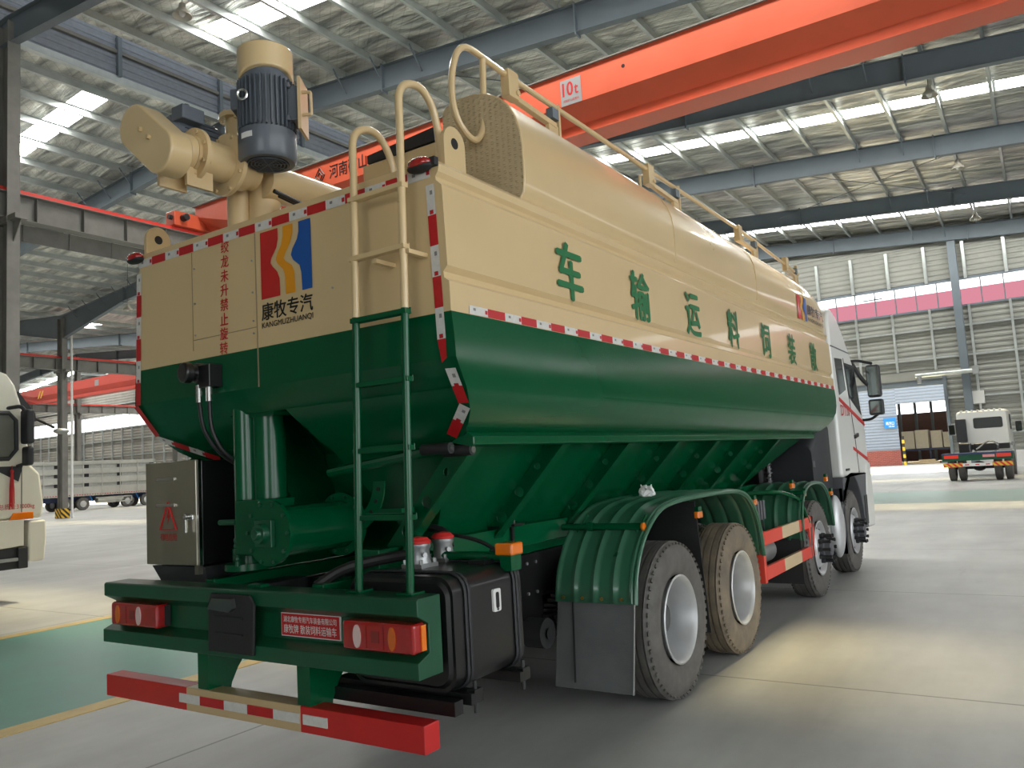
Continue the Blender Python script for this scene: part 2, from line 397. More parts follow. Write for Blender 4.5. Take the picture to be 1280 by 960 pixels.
# ================================================================== SETTING
RX, RZ, RS = -20.0, 14.4, 0.085        # ridge column line, rafter underside at the ridge, slope
def raf_z(x):
    d = abs(x - RX)
    if x < -48: d = abs(x + 76)
    return RZ - RS * d
DECK = 1.05
Y0, Y1 = -16.2, 48.0
floor = B(); floor.quad((-112, -18, 0), (26, -18, 0), (26, 48.6, 0), (-112, 48.6, 0)); floor.build('floor', floorm, None, False)['kind'] = 'structure'
yard = B(); yard.quad((-112, 48.6, -0.02), (26, 48.6, -0.02), (26, 110, -0.02), (-112, 110, -0.02)); yard.build('ground', concrete_o, None, False)['kind'] = 'structure'
g = B(); g.box(-6.85, -14, 0.0, -2.95, 18, 0.004); tag(g.build('floor_marking', paint_g, None, False), 'long teal painted lane on the floor behind the tanker bumper', 'floor marking', kind='structure')
for x, w in ((-6.95, 'far'), (-2.85, 'near')):
    g = B(); g.box(x - 0.1, -14, 0.0, x + 0.1, 18, 0.006); tag(g.build('floor_line', paint_y, None, False), 'yellow line along the %s edge of the teal lane' % w, 'floor line', kind='structure')
g = B(); g.box(-30, 21.5, 0.0, 20, 27.0, 0.004); tag(g.build('floor_marking', paint_g2, None, False), 'pale teal lane crossing the hall floor before the far truck', 'floor marking', kind='structure')

# roof sheets with translucent strips left out, ridge opening left out
roof = B(); lights = []
def deck(x): return raf_z(x) + DECK
frames = [Y0 + 8 * k for k in range(9)]           # -16.2 ... 47.8
def sheet(xa, xb, ya, yb):
    roof.quad((xa, ya, deck(xa)), (xb, ya, deck(xb)), (xb, yb, deck(xb)), (xa, yb, deck(xa)))
E_ = 1e-4
for a, b_, sky in ((-18.75, 26.0, (-16.2, 7.0)), (-48 + E_, -21.3, (-43, -22.6)), (-76, -48 - E_, (-72, -52)), (-112, -76, (-100, -80))):
    for k in range(8):
        ya, yb = frames[k], frames[k + 1] + (0.4 if k == 7 else 0)
        if k % 2 == 1 and k > 1:
            yc = (frames[k] + frames[k + 1]) / 2 + (0.5 if k > 3 else 0); s0, s1 = yc - 0.45, yc + 0.45
            e1 = 2.7 if (a > -19 and k == 3) else sky[1]
            sheet(a, b_, ya, s0); sheet(a, b_, s1, yb); sheet(a, sky[0], s0, s1); sheet(e1, b_, s0, s1)
            lights.append((sky[0], e1, s0, s1))
        else: sheet(a, b_, ya, yb)
roof.build('ceiling', foil, None, False, solid=0.04)['kind'] = 'structure'
for i, (xa, xb, ya, yb) in enumerate(lights):
    q = B(); q.quad((xa, ya, deck(xa)), (xb, ya, deck(xb)), (xb, yb, deck(xb)), (xa, yb, deck(xa)))
    tag(q.build('window_%d' % (i + 10), skyl, None, False), 'bright translucent roof strip set across the purlins', 'skylight', 'translucent roof strips', 'structure')
# ridge monitor
def corrugated(b, x0, x1, z0, z1, y, step=0.3, amp=0.03, axis='x'):
    n = int(round((z1 - z0) / step)); pts = []
    for k in range(n):
        za = z0 + (z1 - z0) * k / n; st = (z1 - z0) / n
        pts += [(0, za), (0, za + st * 0.35), (amp, za + st * 0.5), (amp, za + st * 0.85)]
    pts.append((0, z1))
    if axis == 'x': b.loft([[(x0, y - p, z) for p, z in pts], [(x1, y - p, z) for p, z in pts]], False, False)
    else: b.loft([[(y + p, x0, z) for p, z in pts], [(y + p, x1, z) for p, z in pts]], False, False)
for x in (-21.3, -18.75):
    m_ = B(); corrugated(m_, Y0, 48.2, 15.42, 16.9, x, 0.26, 0.03, 'y'); m_.build('wall_monitor', monit, None, False, solid=0.02)['kind'] = 'structure'
m_ = B(); m_.quad((-21.9, Y0, 17.45), (-18.1, Y0, 17.45), (-18.1, 48.2, 17.45), (-21.9, 48.2, 17.45)); m_.build('ceiling_monitor', monit, None, False, solid=0.05)['kind'] = 'structure'
m_ = B(); m_.box(-21.3, Y0, 16.2, -21.18, 48, 16.32); m_.build('trim_1', beam_steel)['kind'] = 'structure'
m_ = B(); m_.box(-21.42, Y0, 15.2, -21.2, 48, 15.42); m_.build('trim_2', galv)['kind'] = 'structure'
for k in range(1, 8):
    for dy in (0.0, 4.0):
        y = frames[k] + dy
        p = B(); p.box(-21.28, y - 0.07, 15.4, -21.12, y + 0.07, 17.4)
        tag(p.build('monitor_post', dk_steel), 'short dark steel post inside the ridge monitor', 'post', 'posts of the ridge monitor', 'structure')

# purlins, running the length of the hall
def purlin(x):
    z = raf_z(x) + 0.8
    b = B()
    b.box(x - 0.006, Y0, z, x + 0.006, 48, z + 0.24); b.box(x - 0.1, Y0, z, x, 48, z + 0.008); b.box(x, Y0, z + 0.232, x + 0.1, 48, z + 0.24)
    b.box(x - 0.1, Y0, z, x - 0.094, 48, z + 0.03)
    tag(b.build('purlin_beam', galv, None, False), 'galvanised roof purlin running the length of the hall', 'purlin', 'roof purlins', 'structure')
px = [-17.9 + 1.62 * k for k in range(17)]; pl = [-22.2 - 1.6 * k for k in range(16)]; pf = [-50 - 3.2 * k for k in range(18)]
for x in px + pl + pf: purlin(x)

# rafters (I sections) on every frame
def rafter(xa, xb, y, haunch=None):
    b = B(); za, zb = raf_z(xa), raf_z(xb); d = 0.8
    def bar(z_lo, z_hi, hw):
        n = 12; secs = []
        for k in range(n + 1):
            t = k / n; x = xa + (xb - xa) * t; z = za + (zb - za) * t
            ex = 0.0
            if haunch is not None: ex = max(0.0, 1 - abs(x - haunch) / 7.0) * 0.75
            lo = z + z_lo - ex * (1 if z_lo < 0.4 else 0); hi = z + z_hi - ex * (1 if z_hi < 0.4 else 0)
            secs.append([(x, y - hw, lo), (x, y + hw, lo), (x, y + hw, hi), (x, y - hw, hi)])
        b.loft(secs)
    bar(0, 0.016, 0.13); bar(d - 0.016, d, 0.13); bar(0.016, d - 0.016, 0.006)
    for x in [q for q in px + pl if min(xa, xb) < q < max(xa, xb)]:
        zz = raf_z(x)
        b.box(x - 0.05, y - 0.006, zz + d, x + 0.01, y + 0.006, zz + d + 0.2)
        if int(abs(x) * 10) % 2 == 0:
            for s in (-1, 1): b.beam((x, y + s * 0.02, zz + 0.25), (x, y + s * 0.6, zz + d + 0.1), 0.04, 0.04)
    for x in [min(xa, xb) + 7 + 7 * k for k in range(int(abs(xb - xa) / 7) - 1)]:
        b.box(x - 0.02, y - 0.14, raf_z(x) - 0.08, x + 0.02, y + 0.14, raf_z(x) + d + 0.05)
    return b
for k in range(2, 9):
    y = frames[k]
    if k == 8: y = 47.6
    for xa, xb, hn in ((-20, 26, None), (-48, -20, -48), (-76, -48, -48), (-104, -76, -104)):
        if xa < -60 and k < 5: continue
        tag(rafter(xa, xb, y, hn).build('roof_beam', dk_steel, None, False), 'dark grey steel rafter spanning under the purlins', 'rafter', 'roof rafters', 'structure')

# columns
def column(x, y, top, base=False):
    b = B(); d, w = 0.30, 0.17
    b.box(x - d, y - w, 0, x - d + 0.02, y + w, top); b.box(x + d - 0.02, y - w, 0, x + d, y + w, top); b.box(x - d + 0.02, y - 0.01, 0, x + d - 0.02, y + 0.01, top)
    b.box(x - d - 0.1, y - w - 0.06, 0, x + d + 0.1, y + w + 0.06, 0.03)
    for s in (-1, 1):
        b.box(x + s * 0.3 - 0.02, y - 0.2, 9.12, x + s * 0.3 + 0.02, y + 0.2, 9.3)
    b.box(x - 0.75, y - 0.17, 9.16, x + 0.75, y + 0.17, 9.3)
    b.prism([(x - 0.75, 9.16), (x + 0.75, 9.16), (x + 0.3, 8.6), (x - 0.3, 8.6)], 'y', y - 0.012, y + 0.012)
    o = b.build('steel_column', beam_steel, None, False)
    tag(o, 'tall grey steel I-column carrying a crane runway beam', 'column', 'hall columns', 'structure')
    if base:
        c = B(); q = 0.34
        c.box(x - q, y - 0.3, 0.031, x + q, y - 0.19, 0.62); c.box(x + d + 0.001, y - 0.3, 0.031, x + q + 0.05, y + 0.24, 0.62)
        c.build('base_guard', hazard, o, False)
    return o
for x, ys in ((-20, frames[3:8]), (-48, frames[4:8]), (-76, frames[5:8])):
    for y in ys: column(x, y, raf_z(x) + 0.6, x == -48 and abs(y - 23.8) < 0.1)
for (x, y) in ((-47.5, 24.12), (-19.45, 24.15)):
    b = B(); b.tube([(x, y, 0.0), (x, y, 12.3)], 0.07, 10); tag(b.build('rain_pipe', frostw), 'pale rainwater pipe beside a %s steel column' % ('hazard-striped' if x < -40 else 'plain'), 'pipe')
# crane runway beams with red rail
def runway(x, label, ya=-0.2, lattice=0.0):
    t = thing('crane_runway_beam', (x, ya, 9.3), label, 'runway beam')
    t['kind'] = 'structure'
    b = B(); L = 47.6 - ya
    b.box(-0.2, 0, 0, 0.2, L, 0.02); b.box(-0.22, 0, 0.72, 0.22, L, 0.74); b.box(-0.008, 0, 0.02, 0.008, L, 0.72)
    y = 0.6
    while y < L:
        b.box(-0.17, y - 0.008, 0.02, 0.17, y + 0.008, 0.72); y += 1.35
    b.build('runway_girder', beam_steel, t, False)
    r = B(); r.box(-0.06, 0, 0.742, 0.06, L, 0.9); r.build('rail', rail_r, t, False)
    tag(r and t.children[-1], 'red-painted rail')
for x, l in ((-20, 'grey crane runway beam with red rail nearest behind the tanker'), (-48, 'grey crane runway beam on the hazard-striped column'), (-76, 'far grey crane runway beam with red rail under the red crane')):
    runway(x, l)
b = B(); b.box(-20.9, -0.2, 9.0, -20.86, 47, 9.5)
y = 0.5
while y < 47: b.box(-20.93, y - 0.02, 9.0, -20.83, y + 0.02, 9.5); y += 1.35
tag(b.build('runway_tie_beam', beam_steel, None, False), 'grey side girder behind the nearest runway beam', 'beam', kind='structure')

# end wall
def wall_piece(name, x0, x1, z0, z1, m, step=0.3):
    w = B(); corrugated(w, x0, x1, z0, z1, 48.0, step, 0.035); w.build(name, m, None, False, solid=0.03)['kind'] = 'structure'
WL = -30
wall_piece('wall_back_upper', WL, 26, 10.5, 14.6, wallm)
wall_piece('wall_back_band', WL, 26, 5.55, 9.0, wallm)
wall_piece('wall_back_right', -0.9, 26, 0.9, 5.55, wallm)
wall_piece('wall_back_left', WL, -8.4, 0.9, 5.55, wallm)
for x0, x1 in ((-0.9, 26), (WL, -8.4)):
    b = B(); b.box(x0, 47.93, 0, x1, 48.2, 0.9); b.build('baseboard_back', frostw, None, False)['kind'] = 'structure'
# the lower grey sheet above the door
# window band
w = B(); w.cm = 0; w.box(WL, 47.99, 9.95, 26, 48.01, 10.46); w.cm = 1; w.box(WL, 47.99, 9.02, 26, 48.01, 9.95)
wo = w.build('window_1', [win_w, win_p], None, False); wo['kind'] = 'structure'
f = B(); x = WL
while x < 26: f.box(x - 0.03, 47.9, 9.0, x + 0.03, 48.03, 10.5); x += 1.08
f.box(WL, 47.88, 8.94, 26, 48.05, 9.05); f.box(WL, 47.88, 10.45, 26, 48.05, 10.58); f.box(-4.75, 47.9, 10.02, -3.7, 47.98, 10.08)
f.build('window_frame', dk_steel, wo, False)
for z in (1.9, 3.95, 6.25, 7.9):
    for x0, x1 in (((-0.9, 26), (WL, -8.4)) if z < 5.5 else ((WL, 26),)):
        b = B(); b.box(x0, 47.78, z - 0.05, x1, 47.92, z + 0.05); tag(b.build('wall_girt_beam', galv, None, False), 'horizontal steel girt on the far wall', 'girt', 'girts of the far wall', 'structure')
for k in range(18):
    x = -28.6 + 1.95 * k
    if abs(x - 0.14) < 0.5: x += 0.7
    low = -8.4 < x < -0.9
    b = B(); b.box(x - 0.06, 47.7, 5.6 if low else 0.9, x + 0.06, 47.86, 9.0); b.box(x - 0.08, 47.7, 10.5, x + 0.08, 47.86, 12.6)
    tag(b.build('wall_stud_post', galv, None, False), 'pale steel stud on the far corrugated wall', 'stud', 'studs of the far wall', 'structure')
for x in (-20, -9.9, 0.14, 10.2):
    b = B(); b.box(x - 0.2, 47.3, 0, x + 0.2, 47.68, 12.6); tag(b.build('wind_column', dk_steel, None, False), 'dark wind column against the far wall', 'column', 'wind columns of the far wall', 'structure')
# door opening
b = B(); b.box(-8.4, 47.7, 5.1, -0.9, 48.1, 5.55); b.build('door_1', wallm, None, False)['kind'] = 'structure'
dj = B(); dj.box(-1.02, 47.6, 0, -0.86, 48.15, 5.2); dj.box(-8.44, 47.6, 0, -8.3, 48.15, 5.2); dj.box(-8.4, 47.75, 4.75, -0.9, 48.1, 5.1); dj.build('door_frame', dk_steel, bpy.data.objects['door_1'], False)
t = thing('roller_shutter_drive', (-0.4, 47.12, 5.3), 'shutter drive tube on the wall above the hall doorway', 'shutter drive')
b = B(); b.cyl((-1.9, 0, 0), (1.1, 0, 0), 0.12, n=14); b.build('drive_tube', galv, t); b = B(); b.box(0.9, -0.15, -0.2, 1.2, 0.15, 0.25); b.cyl((-1.7, -0.1, -0.1), (-1.7, -0.1, -0.45), 0.12, n=12); b.build('drive_motor', alu, t)
for x in (-1.3, 0.85): b = B(); b.box(x - 0.04, -0.02, -0.08, x + 0.04, 0.84, 0.04); b.build('wall_bracket', galv, t, False)
t = thing('switch_box', (0.62, 47.55, 3.85), 'white switch box on the far wall above the parked chassis truck', 'switch box')
b = B(); b.box(-0.28, -0.1, -0.35, 0.28, 0.1, 0.35); b.build('box_body', frostw, t, bevel=0.02); b = B(); b.tube([(0.05, 0, -0.35), (0.05, 0, -2.2)], 0.05, 8); b.build('conduit', frostw, t)

# left end wall beyond the second bay
wall_piece('wall_far_left_lower', -112, WL, 0.4, 8.3, wall_in); wall_piece('wall_far_left_upper', -112, WL, 9.9, 14.6, wall_in)
w = B(); w.box(-112, 47.99, 8.3, WL, 48.01, 9.9); wo = w.build('window_2', win_w, None, False); wo['kind'] = 'structure'
f = B(); x = -112
while x < WL: f.box(x - 0.04, 47.9, 8.3, x + 0.04, 48.03, 9.9); x += 1.5
f.box(-112, 47.88, 8.25, WL, 48.05, 8.36); f.box(-112, 47.88, 9.84, WL, 48.05, 9.95); f.build('window_frame', galv, wo, False)
for k in range(42):
    x = -111 + 1.95 * k
    b = B(); b.box(x - 0.06, 47.7, 0.4, x + 0.06, 47.86, 8.3); tag(b.build('wall_stud_post', galv, None, False), 'pale steel stud on the far-left insulated wall', 'stud', 'studs of the far-left wall', 'structure')
for z in (1.6, 3.4, 5.2, 7.0, 11.0):
    b = B(); b.box(-112, 47.75, z - 0.05, WL, 47.9, z + 0.05); tag(b.build('wall_girt_beam', galv, None, False), 'horizontal girt on the far-left insulated wall', 'girt', 'girts of the far-left wall', 'structure')
for x in (-104, -90, -62, -48, -34):
    b = B(); b.box(x - 0.25, 47.2, 0, x + 0.25, 47.65, 13); tag(b.build('wind_column', dk_steel, None, False), 'dark wind column against the far-left wall', 'column', 'wind columns of the far-left wall', 'structure')
b = B(); b.box(-112.2, -18, 0, -112, 48.6, 14.5); b.build('wall_left', wall_in, None, False)['kind'] = 'structure'
b = B(); b.box(25.9, 15, 0.0, 26.1, 48.2, 8.0); b.box(25.9, -16.3, 7.6, 26.1, 15, 8.0); b.box(25.9, -16.3, 10.0, 26.1, 48.2, 11.6); b.build('wall_right_unseen', wallm, None, False)['kind'] = 'structure'  # unseen wall added to darken belly reflections, opened to light the right side
w = B(); w.box(25.98, -16.3, 8.0, 26.02, 48.2, 10.0); w.build('window_4', win_w, None, False)['kind'] = 'structure'  # unseen glowing band added along the right wall
b = B(); b.box(-112, -16.5, 0, -9, -16.3, 15.4); b.box(-9, -16.5, 0, 4, -16.3, 15.4); b.box(4, -16.5, 5.0, 12, -16.3, 15.4); b.box(12, -16.5, 0, 26, -16.3, 15.4); b.build('wall_front_unseen', wallm, None, False)['kind'] = 'structure'  # unseen wall added to block light from behind; gap lights the tanker's rear
# outside: neighbour building seen through the door
b = B(); corrugated(b, -22, -5.5, 1.1, 8.5, 62, 0.22, 0.03); corrugated(b, -5.5, 8, 4.45, 8.5, 62, 0.22, 0.03); corrugated(b, -2.2, 8, 1.1, 4.45, 62, 0.22, 0.03); b.build('wall_outbuilding', brick_w, None, False, solid=0.03)['kind'] = 'structure'
b = B(); b.box(-22, 61.9, 0, -5.5, 62.1, 1.1); b.box(-2.2, 61.9, 0, 8, 62.1, 1.1); b.build('wall_outbuilding_base', brickm, None, False)['kind'] = 'structure'
b = B(); b.box(-12, 72, 0, 4, 72.2, 4.0); b.box(-12, 62.2, 0, -11.8, 72, 7); b.box(4, 62.2, 0, 4.2, 72, 7); b.build('wall_outbuilding_inside', mat('rust_brown_sheet', (112, 82, 76), 0.7, noise=0.2), None, False)['kind'] = 'structure'
b = B(); b.box(-12, 62.2, 7, 4.2, 72.2, 7.1); b.build('ceiling_outbuilding', dk_steel, None, False)['kind'] = 'structure'
b = B(); b.box(-11.8, 72.0, 4.4, 4, 72.05, 6.0); b.build('window_3', win_w, None, False)['kind'] = 'structure'
for k in range(10):
    x = -9 + 1.2 * k; b = B(); b.box(x - 0.1, 71.4, 0, x + 0.1, 71.6, 6.5); tag(b.build('wall_outbuilding_post', dk_steel, None, False), 'dark post inside the neighbouring shed', 'post', 'posts inside the neighbouring shed', 'structure')
t = thing('storage_rack', (-4.0, 66.5, 0), 'blue rack carrying pale cartons inside the neighbouring shed', 'rack')
b = B(); b.box(-1.9, -0.6, 0.95, 1.9, 0.6, 1.1)
for sx in (-1.85, 0, 1.85):
    for sy in (-0.55, 0.55): b.box(sx - 0.05, sy - 0.05, 0, sx + 0.05, sy + 0.05, 1.0)
b.build('frame', navy, t, False)
for k, (x, w_, h_) in enumerate(((-1.45, 0.85, 1.35), (-0.5, 0.9, 1.4), (0.5, 0.75, 1.3), (1.4, 0.9, 1.15))):
    c = B(); c.box(x - w_ / 2, -0.5, 0, x + w_ / 2, 0.5, h_)
    o = c.build('carton', cartonm, None, False, bevel=0.02); o.location = (-4.0, 66.5, 1.1)
    tag(o, ['leftmost pale carton on the blue rack in the shed', 'tallest pale carton on the blue rack in the shed', 'narrow pale carton right of the tallest on the rack', 'low pale carton at the right end of the blue rack'][k], 'carton', 'cartons on the rack')
p = B(); p.box(-0.9, -0.5, 0, 0.9, 0.5, 0.14); p.box(-0.5, -0.4, 0.15, 0.6, 0.4, 0.28)
o = p.build('timber_pallet', mat('pale_wood', (190, 170, 140), 0.7, noise=0.2), None, False); o.location = (-4.1, 64.2, 0); tag(o, 'pallet of pale boards in the doorway of the neighbouring shed', 'pallet')
t = thing('guard_post', (-5.2, 61.4, 0), 'yellow and black guard post at the shed doorway', 'guard post')
for k in range(8):
    b = B(); b.cyl((0, 0, 0.26 * k), (0, 0, 0.26 * k + 0.26), 0.09, n=12); b.build('post_ring', yellow if k % 2 == 0 else text_k, t)
t = thing('wall_sign', (-6.0, 61.85, 3.1), 'blue sign with white lettering on the neighbouring building', 'sign')
b = B(); b.box(-0.42, -0.04, -0.38, 0.42, 0.0, 0.38); b.build('sign_board', blue, t, False); text('lettering', '雨污口', frostw, t, (0, -0.042, -0.02), (1, 0, 0), (0, 0, 1), 0.55, 0.24, bold=0.02); text('small_lettering', '排放', frostw, t, (0.1, -0.042, -0.25), (1, 0, 0), (0, 0, 1), 0.4, 0.13)

# pendant lamps
def lamp(x, y, z, label):
    t = thing('pendant_lamp', (x, y, z), label, 'pendant lamp', 'high-bay pendant lamps')
    b = B(); b.lathe([(0, 0.26), (0.04, 0.25), (0.16, 0.16), (0.22, 0.1), (0.36, 0.08), (0.4, 0.03)], (0, 0, 0), (0, 0, 1), 24, False); b.build('shade', lampm, t, solid=0.006)
    b = B(); b.sphere((0, 0, 0.1), 0.09, 0.09, 0.12, 12, 8); b.build('bulb', frostw, t)
    b = B(); b.cyl((0, 0, 0.38), (0, 0, raf_z(x) + DECK - 0.03 - z), 0.012, n=8); b.build('rod', dk_steel, t)
lamp(1.4, 26.5, 13.0, 'pendant lamp hanging before the nearest roof-light strip at right'); lamp(1.68, 32.4, 12.1, 'pendant lamp hanging below the second rafter band at right')
lamp(1.67, 42.2, 12.3, 'pendant lamp hanging farthest off at right'); lamp(-15.1, 10.0, 14.45, 'pendant lamp at upper left under the ridge')
lamp(-37.7, 22.0, 11.3, 'small pendant lamp left of the tanker in the second bay')
for (a, c) in (((-6, 32, 13.9), (1.5, 39.6, 13.0)), ((-7, 39.6, 13.7), (3.5, 32, 13.0)), ((-12, 16, 14.2), (-5, 23.6, 13.7))):
    b = B(); b.tube([a, c], 0.016, 6); tag(b.build('bracing_rod', dk_steel), 'thin diagonal bracing rod under the roof', 'bracing rod', 'roof bracing rods', 'structure')

# ------------------------------------------------------------------ overhead cranes
t = thing('overhead_crane', (-6, 14.3, 10.2), 'orange ten-tonne overhead crane spanning above the tanker', 'crane')
prof = [(-0.6, 0.83), (-0.6, 0.02), (-0.3, -0.40), (-0.3, -0.63), (-0.36, -0.63), (-0.36, -0.66), (0.36, -0.66), (0.36, -0.63), (0.3, -0.63), (0.3, -0.40), (0.6, 0.02), (0.6, 0.83)]
def gsec(x, k): return [(x, y, 0.83 - (0.83 - z) * k) for y, z in prof]
b = B(); b.loft([gsec(-13.9, 0.42), gsec(-12.2, 1), gsec(14, 1)]); b.build('girder', crane_o, t, False)
b = B(); b.box(-14, -0.66, 0.83, 14, 0.66, 0.86); b.build('top_plate', mat('bounce_cut_grey', (124, 118, 110), 0.8, noise=0.2), t, False)  # plate greyed to cut orange bounce onto the roof foil
b = B(); b.box(-14.25, -1.5, 0.02, -13.75, 1.5, 0.5); ec = b.build('end_carriage', crane_o, t, False, bevel=0.02)
for p, q, r_ in (((-13.73, -1.2, 0.28), (-13.5, -1.2, 0.28), 0.11), ((-13.9, -1.62, 0.28), (-13.9, -1.5, 0.28), 0.08)): b = B(); b.cyl(p, q, r_, n=14); b.build('buffer', rubber, ec)
b = B(); b.box(0.5, -0.612, 0.02, 1.06, -0.602, 0.66); cs = b.build('capacity_sign', mat('sign_grey', (146, 144, 144), 0.5), t, False)
text('numerals', '10', text_r, cs, (0.70, -0.613, 0.42), (1, 0, 0), (0, 0, 1), 0.28, 0.34, bold=0.03); text('unit', 't', text_r, cs, (0.93, -0.613, 0.36), (1, 0, 0), (0, 0, 1), 0.1, 0.22, bold=0.03)
text('maker_line', '河南矿山起重机', text_r, cs, (0.78, -0.613, 0.13), (1, 0, 0), (0, 0, 1), 0.44, 0.07)
text('lettering', '河南矿山', text_k, t, (-6.7, -0.603, 0.42), (1, 0, 0), (0, 0, 1), 1.5, 0.42, bold=0.02)
text('latin_lettering', 'HENAN', text_k, t, (-5.2, -0.603, 0.42), (1, 0, 0), (0, 0, 1), 0.7, 0.2, bold=0.01)
b = B(); b.tube([(-7.85 + 0.2 * c_, -0.61, 0.4 + 0.26 * s_) for c_, s_ in ((1, 0), (0, 1), (-1, 0), (0, -1))], 0.018, 6, True); b.tube([(-7.85 + 0.1 * c_, -0.61, 0.4 + 0.13 * s_) for c_, s_ in ((1, 0), (0, 1), (-1, 0), (0, -1))], 0.018, 6, True); b.build('diamond_mark', text_k, t)
b = B(); b.cyl((2.18, -0.607, 0.52), (2.18, -0.598, 0.52), 0.045, n=12); b.build('lifting_hole', text_k, t)
t = thing('overhead_crane', (-62, 34.6, 10.2), 'red overhead crane in the far bay behind the pale cab', 'crane')
b = B(); b.loft([gsec(-13.9, 0.15), gsec(-10.5, 0.9), gsec(14, 1)]); b.build('girder', crane_r, t, False)
b = B(); b.box(-14.25, -1.5, 0.0, -13.75, 1.5, 0.5); b.build('end_carriage', crane_r, t, False)
b = B(); b.box(-0.5, -0.612, 0.1, 0.1, -0.602, 0.6); b.build('capacity_sign', mat('sign_grey', (146, 144, 144), 0.5), t, False)
for k in range(2): b = B(); b.prism([(-9.9 + 0.45 * k, -0.1), (-9.7 + 0.45 * k, -0.1), (-9.3 + 0.45 * k, 0.55), (-9.5 + 0.45 * k, 0.55)], 'y', -0.612, -0.602); b.build('stripe', yellow, t, False)

# ================================================================== THE TANKER
T = thing('feed_tanker_truck', (0, 0, 0), 'cream and green bulk feed tanker truck seen from its rear corner', 'truck')

# tank body: a stack of closed rings (half width x, height z, rear y, front y, notch depth, notch right edge)
rings = [(1.16, 3.12, 0, 8.00), (1.20, 3.115, 0, 8.03), (1.222, 3.09, 0, 8.03), (1.215, 3.055, 0, 8.03), (1.198, 3.035, 0, 8.03), (1.200, 3.015, 0, 8.03), (1.232, 2.985, 0, 8.03),
         (1.234, 2.955, 0, 8.03), (1.242, 2.62, 0, 8.03), (1.243, 2.60, 0, 8.03), (1.218, 2.575, 0, 8.03), (1.220, 2.545, 0, 8.03), (1.248, 2.525, 0, 8.03), (1.25, 2.385, 0, 8.03),
         (1.252, 2.384, 0, 8.03), (1.262, 2.28, 0, 8.02), (1.266, 2.17, 0.0, 7.99), (1.262, 2.08, 0.05, 7.93), (1.242, 2.0, 0.11, 7.83), (1.205, 1.93, 0.17, 7.70), (1.15, 1.87, 0.22, 7.55), (1.08, 1.825, 0.27, 7.40),
         (1.0, 1.80, 0.30, 7.28)]
def ring(x, z, r, f, nd=0.0, nx=0.02):
    return [(x, r, z), (x, f, z), (-x, f, z), (-x, r, z), (-0.45, r, z), (-0.45, r + nd, z), (nx, r + nd, z), (nx, r, z)]
b = B(); n1 = 14
secs = []
for i, q in enumerate(rings):
    nd = 0.5 if q[1] < 2.05 else 0.0
    if q[1] == 2.0: secs.append(ring(q[0] + 0.01, 2.04, 0.085, 7.87, 0.0, 0.02)); secs.append(ring(q[0] + 0.01, 2.039, 0.085, 7.87, 0.5, 0.02))
    secs.append(ring(q[0], q[1], q[2], q[3], nd, 0.02 + (2.04 - q[1]) * 0.55 if nd else 0.02))
b.cm = 0; b.loft(secs[:n1], True, False)
b.add(secs[0], [tuple(range(8))])
b.cm = 1; b.loft(secs[n1 - 1:], True, False); b.add(secs[-1], [tuple(range(7, -1, -1))])
body = b.build('tank_body', [cream, green], T, angle=28)
# hopper under the belly
hop = [(0.985, 1.80, 0.30, 7.27, 0.5, 0.15), (0.40, 1.16, 0.82, 6.05, 0.2, 0.36)]
b = B(); b.loft([ring(*h) for h in hop]); hp = b.build('hopper', green, T, False)
# flange strip along both sides of the belly
for s in (1, -1):
    b = B(); b.prism([(s * 1.0, 1.80), (s * 1.10, 1.84), (s * 1.135, 1.815), (s * 1.135, 1.775), (s * 1.115, 1.765), (s * 1.0, 1.79)], 'y', 0.28, 7.2)
    b.build('belly_flange', green, T, False, bevel=0.006)
# hopper ribs with holes
def rib(y, s=1):
    p0 = V((1.10, 0, 1.775)); p1 = V((0.55, 0, 1.20)); q0 = V((0.93, 0, 1.775)); q1 = V((0.40, 0, 1.20))
    cu2 = bpy.data.curves.new('web', 'CURVE'); cu2.dimensions = '2D'; cu2.fill_mode = 'BOTH'; cu2.resolution_u = 8
    sp = cu2.splines.new('POLY'); pts = [p0, p1, q1, q0]; sp.points.add(3); sp.use_cyclic_u = True
    for i, p in enumerate(pts): sp.points[i].co = (p.x, p.z, 0, 1)
    for k, r in ((0.22, 0.022), (0.48, 0.032), (0.74, 0.038)):
        c = (p0.lerp(p1, k) + q0.lerp(q1, k)) / 2; h = cu2.splines.new('POLY'); h.points.add(15); h.use_cyclic_u = True
        for i in range(16): h.points[i].co = (c.x + r * math.cos(i * math.pi / 8), c.z + r * math.sin(i * math.pi / 8), 0, 1)
    to = bpy.data.objects.new('web', cu2); COL.objects.link(to)
    me = bpy.data.meshes.new_from_object(to.evaluated_get(bpy.context.evaluated_depsgraph_get()))
    bb = B(); bb.add([(s * v.co.x, y, v.co.y) for v in me.vertices], [tuple(p.vertices) for p in me.polygons])
    bpy.data.objects.remove(to); bpy.data.curves.remove(cu2); bpy.data.meshes.remove(me)
    o = bb.build('rib', green, T, False, solid=0.006)
    f_ = B(); f_.beam((s * 1.105, y, 1.772), (s * 0.552, y, 1.2), 0.085, 0.008, (s * 0.7, 0, -0.7)); f_.build('rib_flange', green, o, False)
for y in (0.36, 1.24, 2.14, 3.02, 3.9, 4.8, 5.8): rib(y)
for y in (0.36, 3.02, 5.8): rib(y, -1)

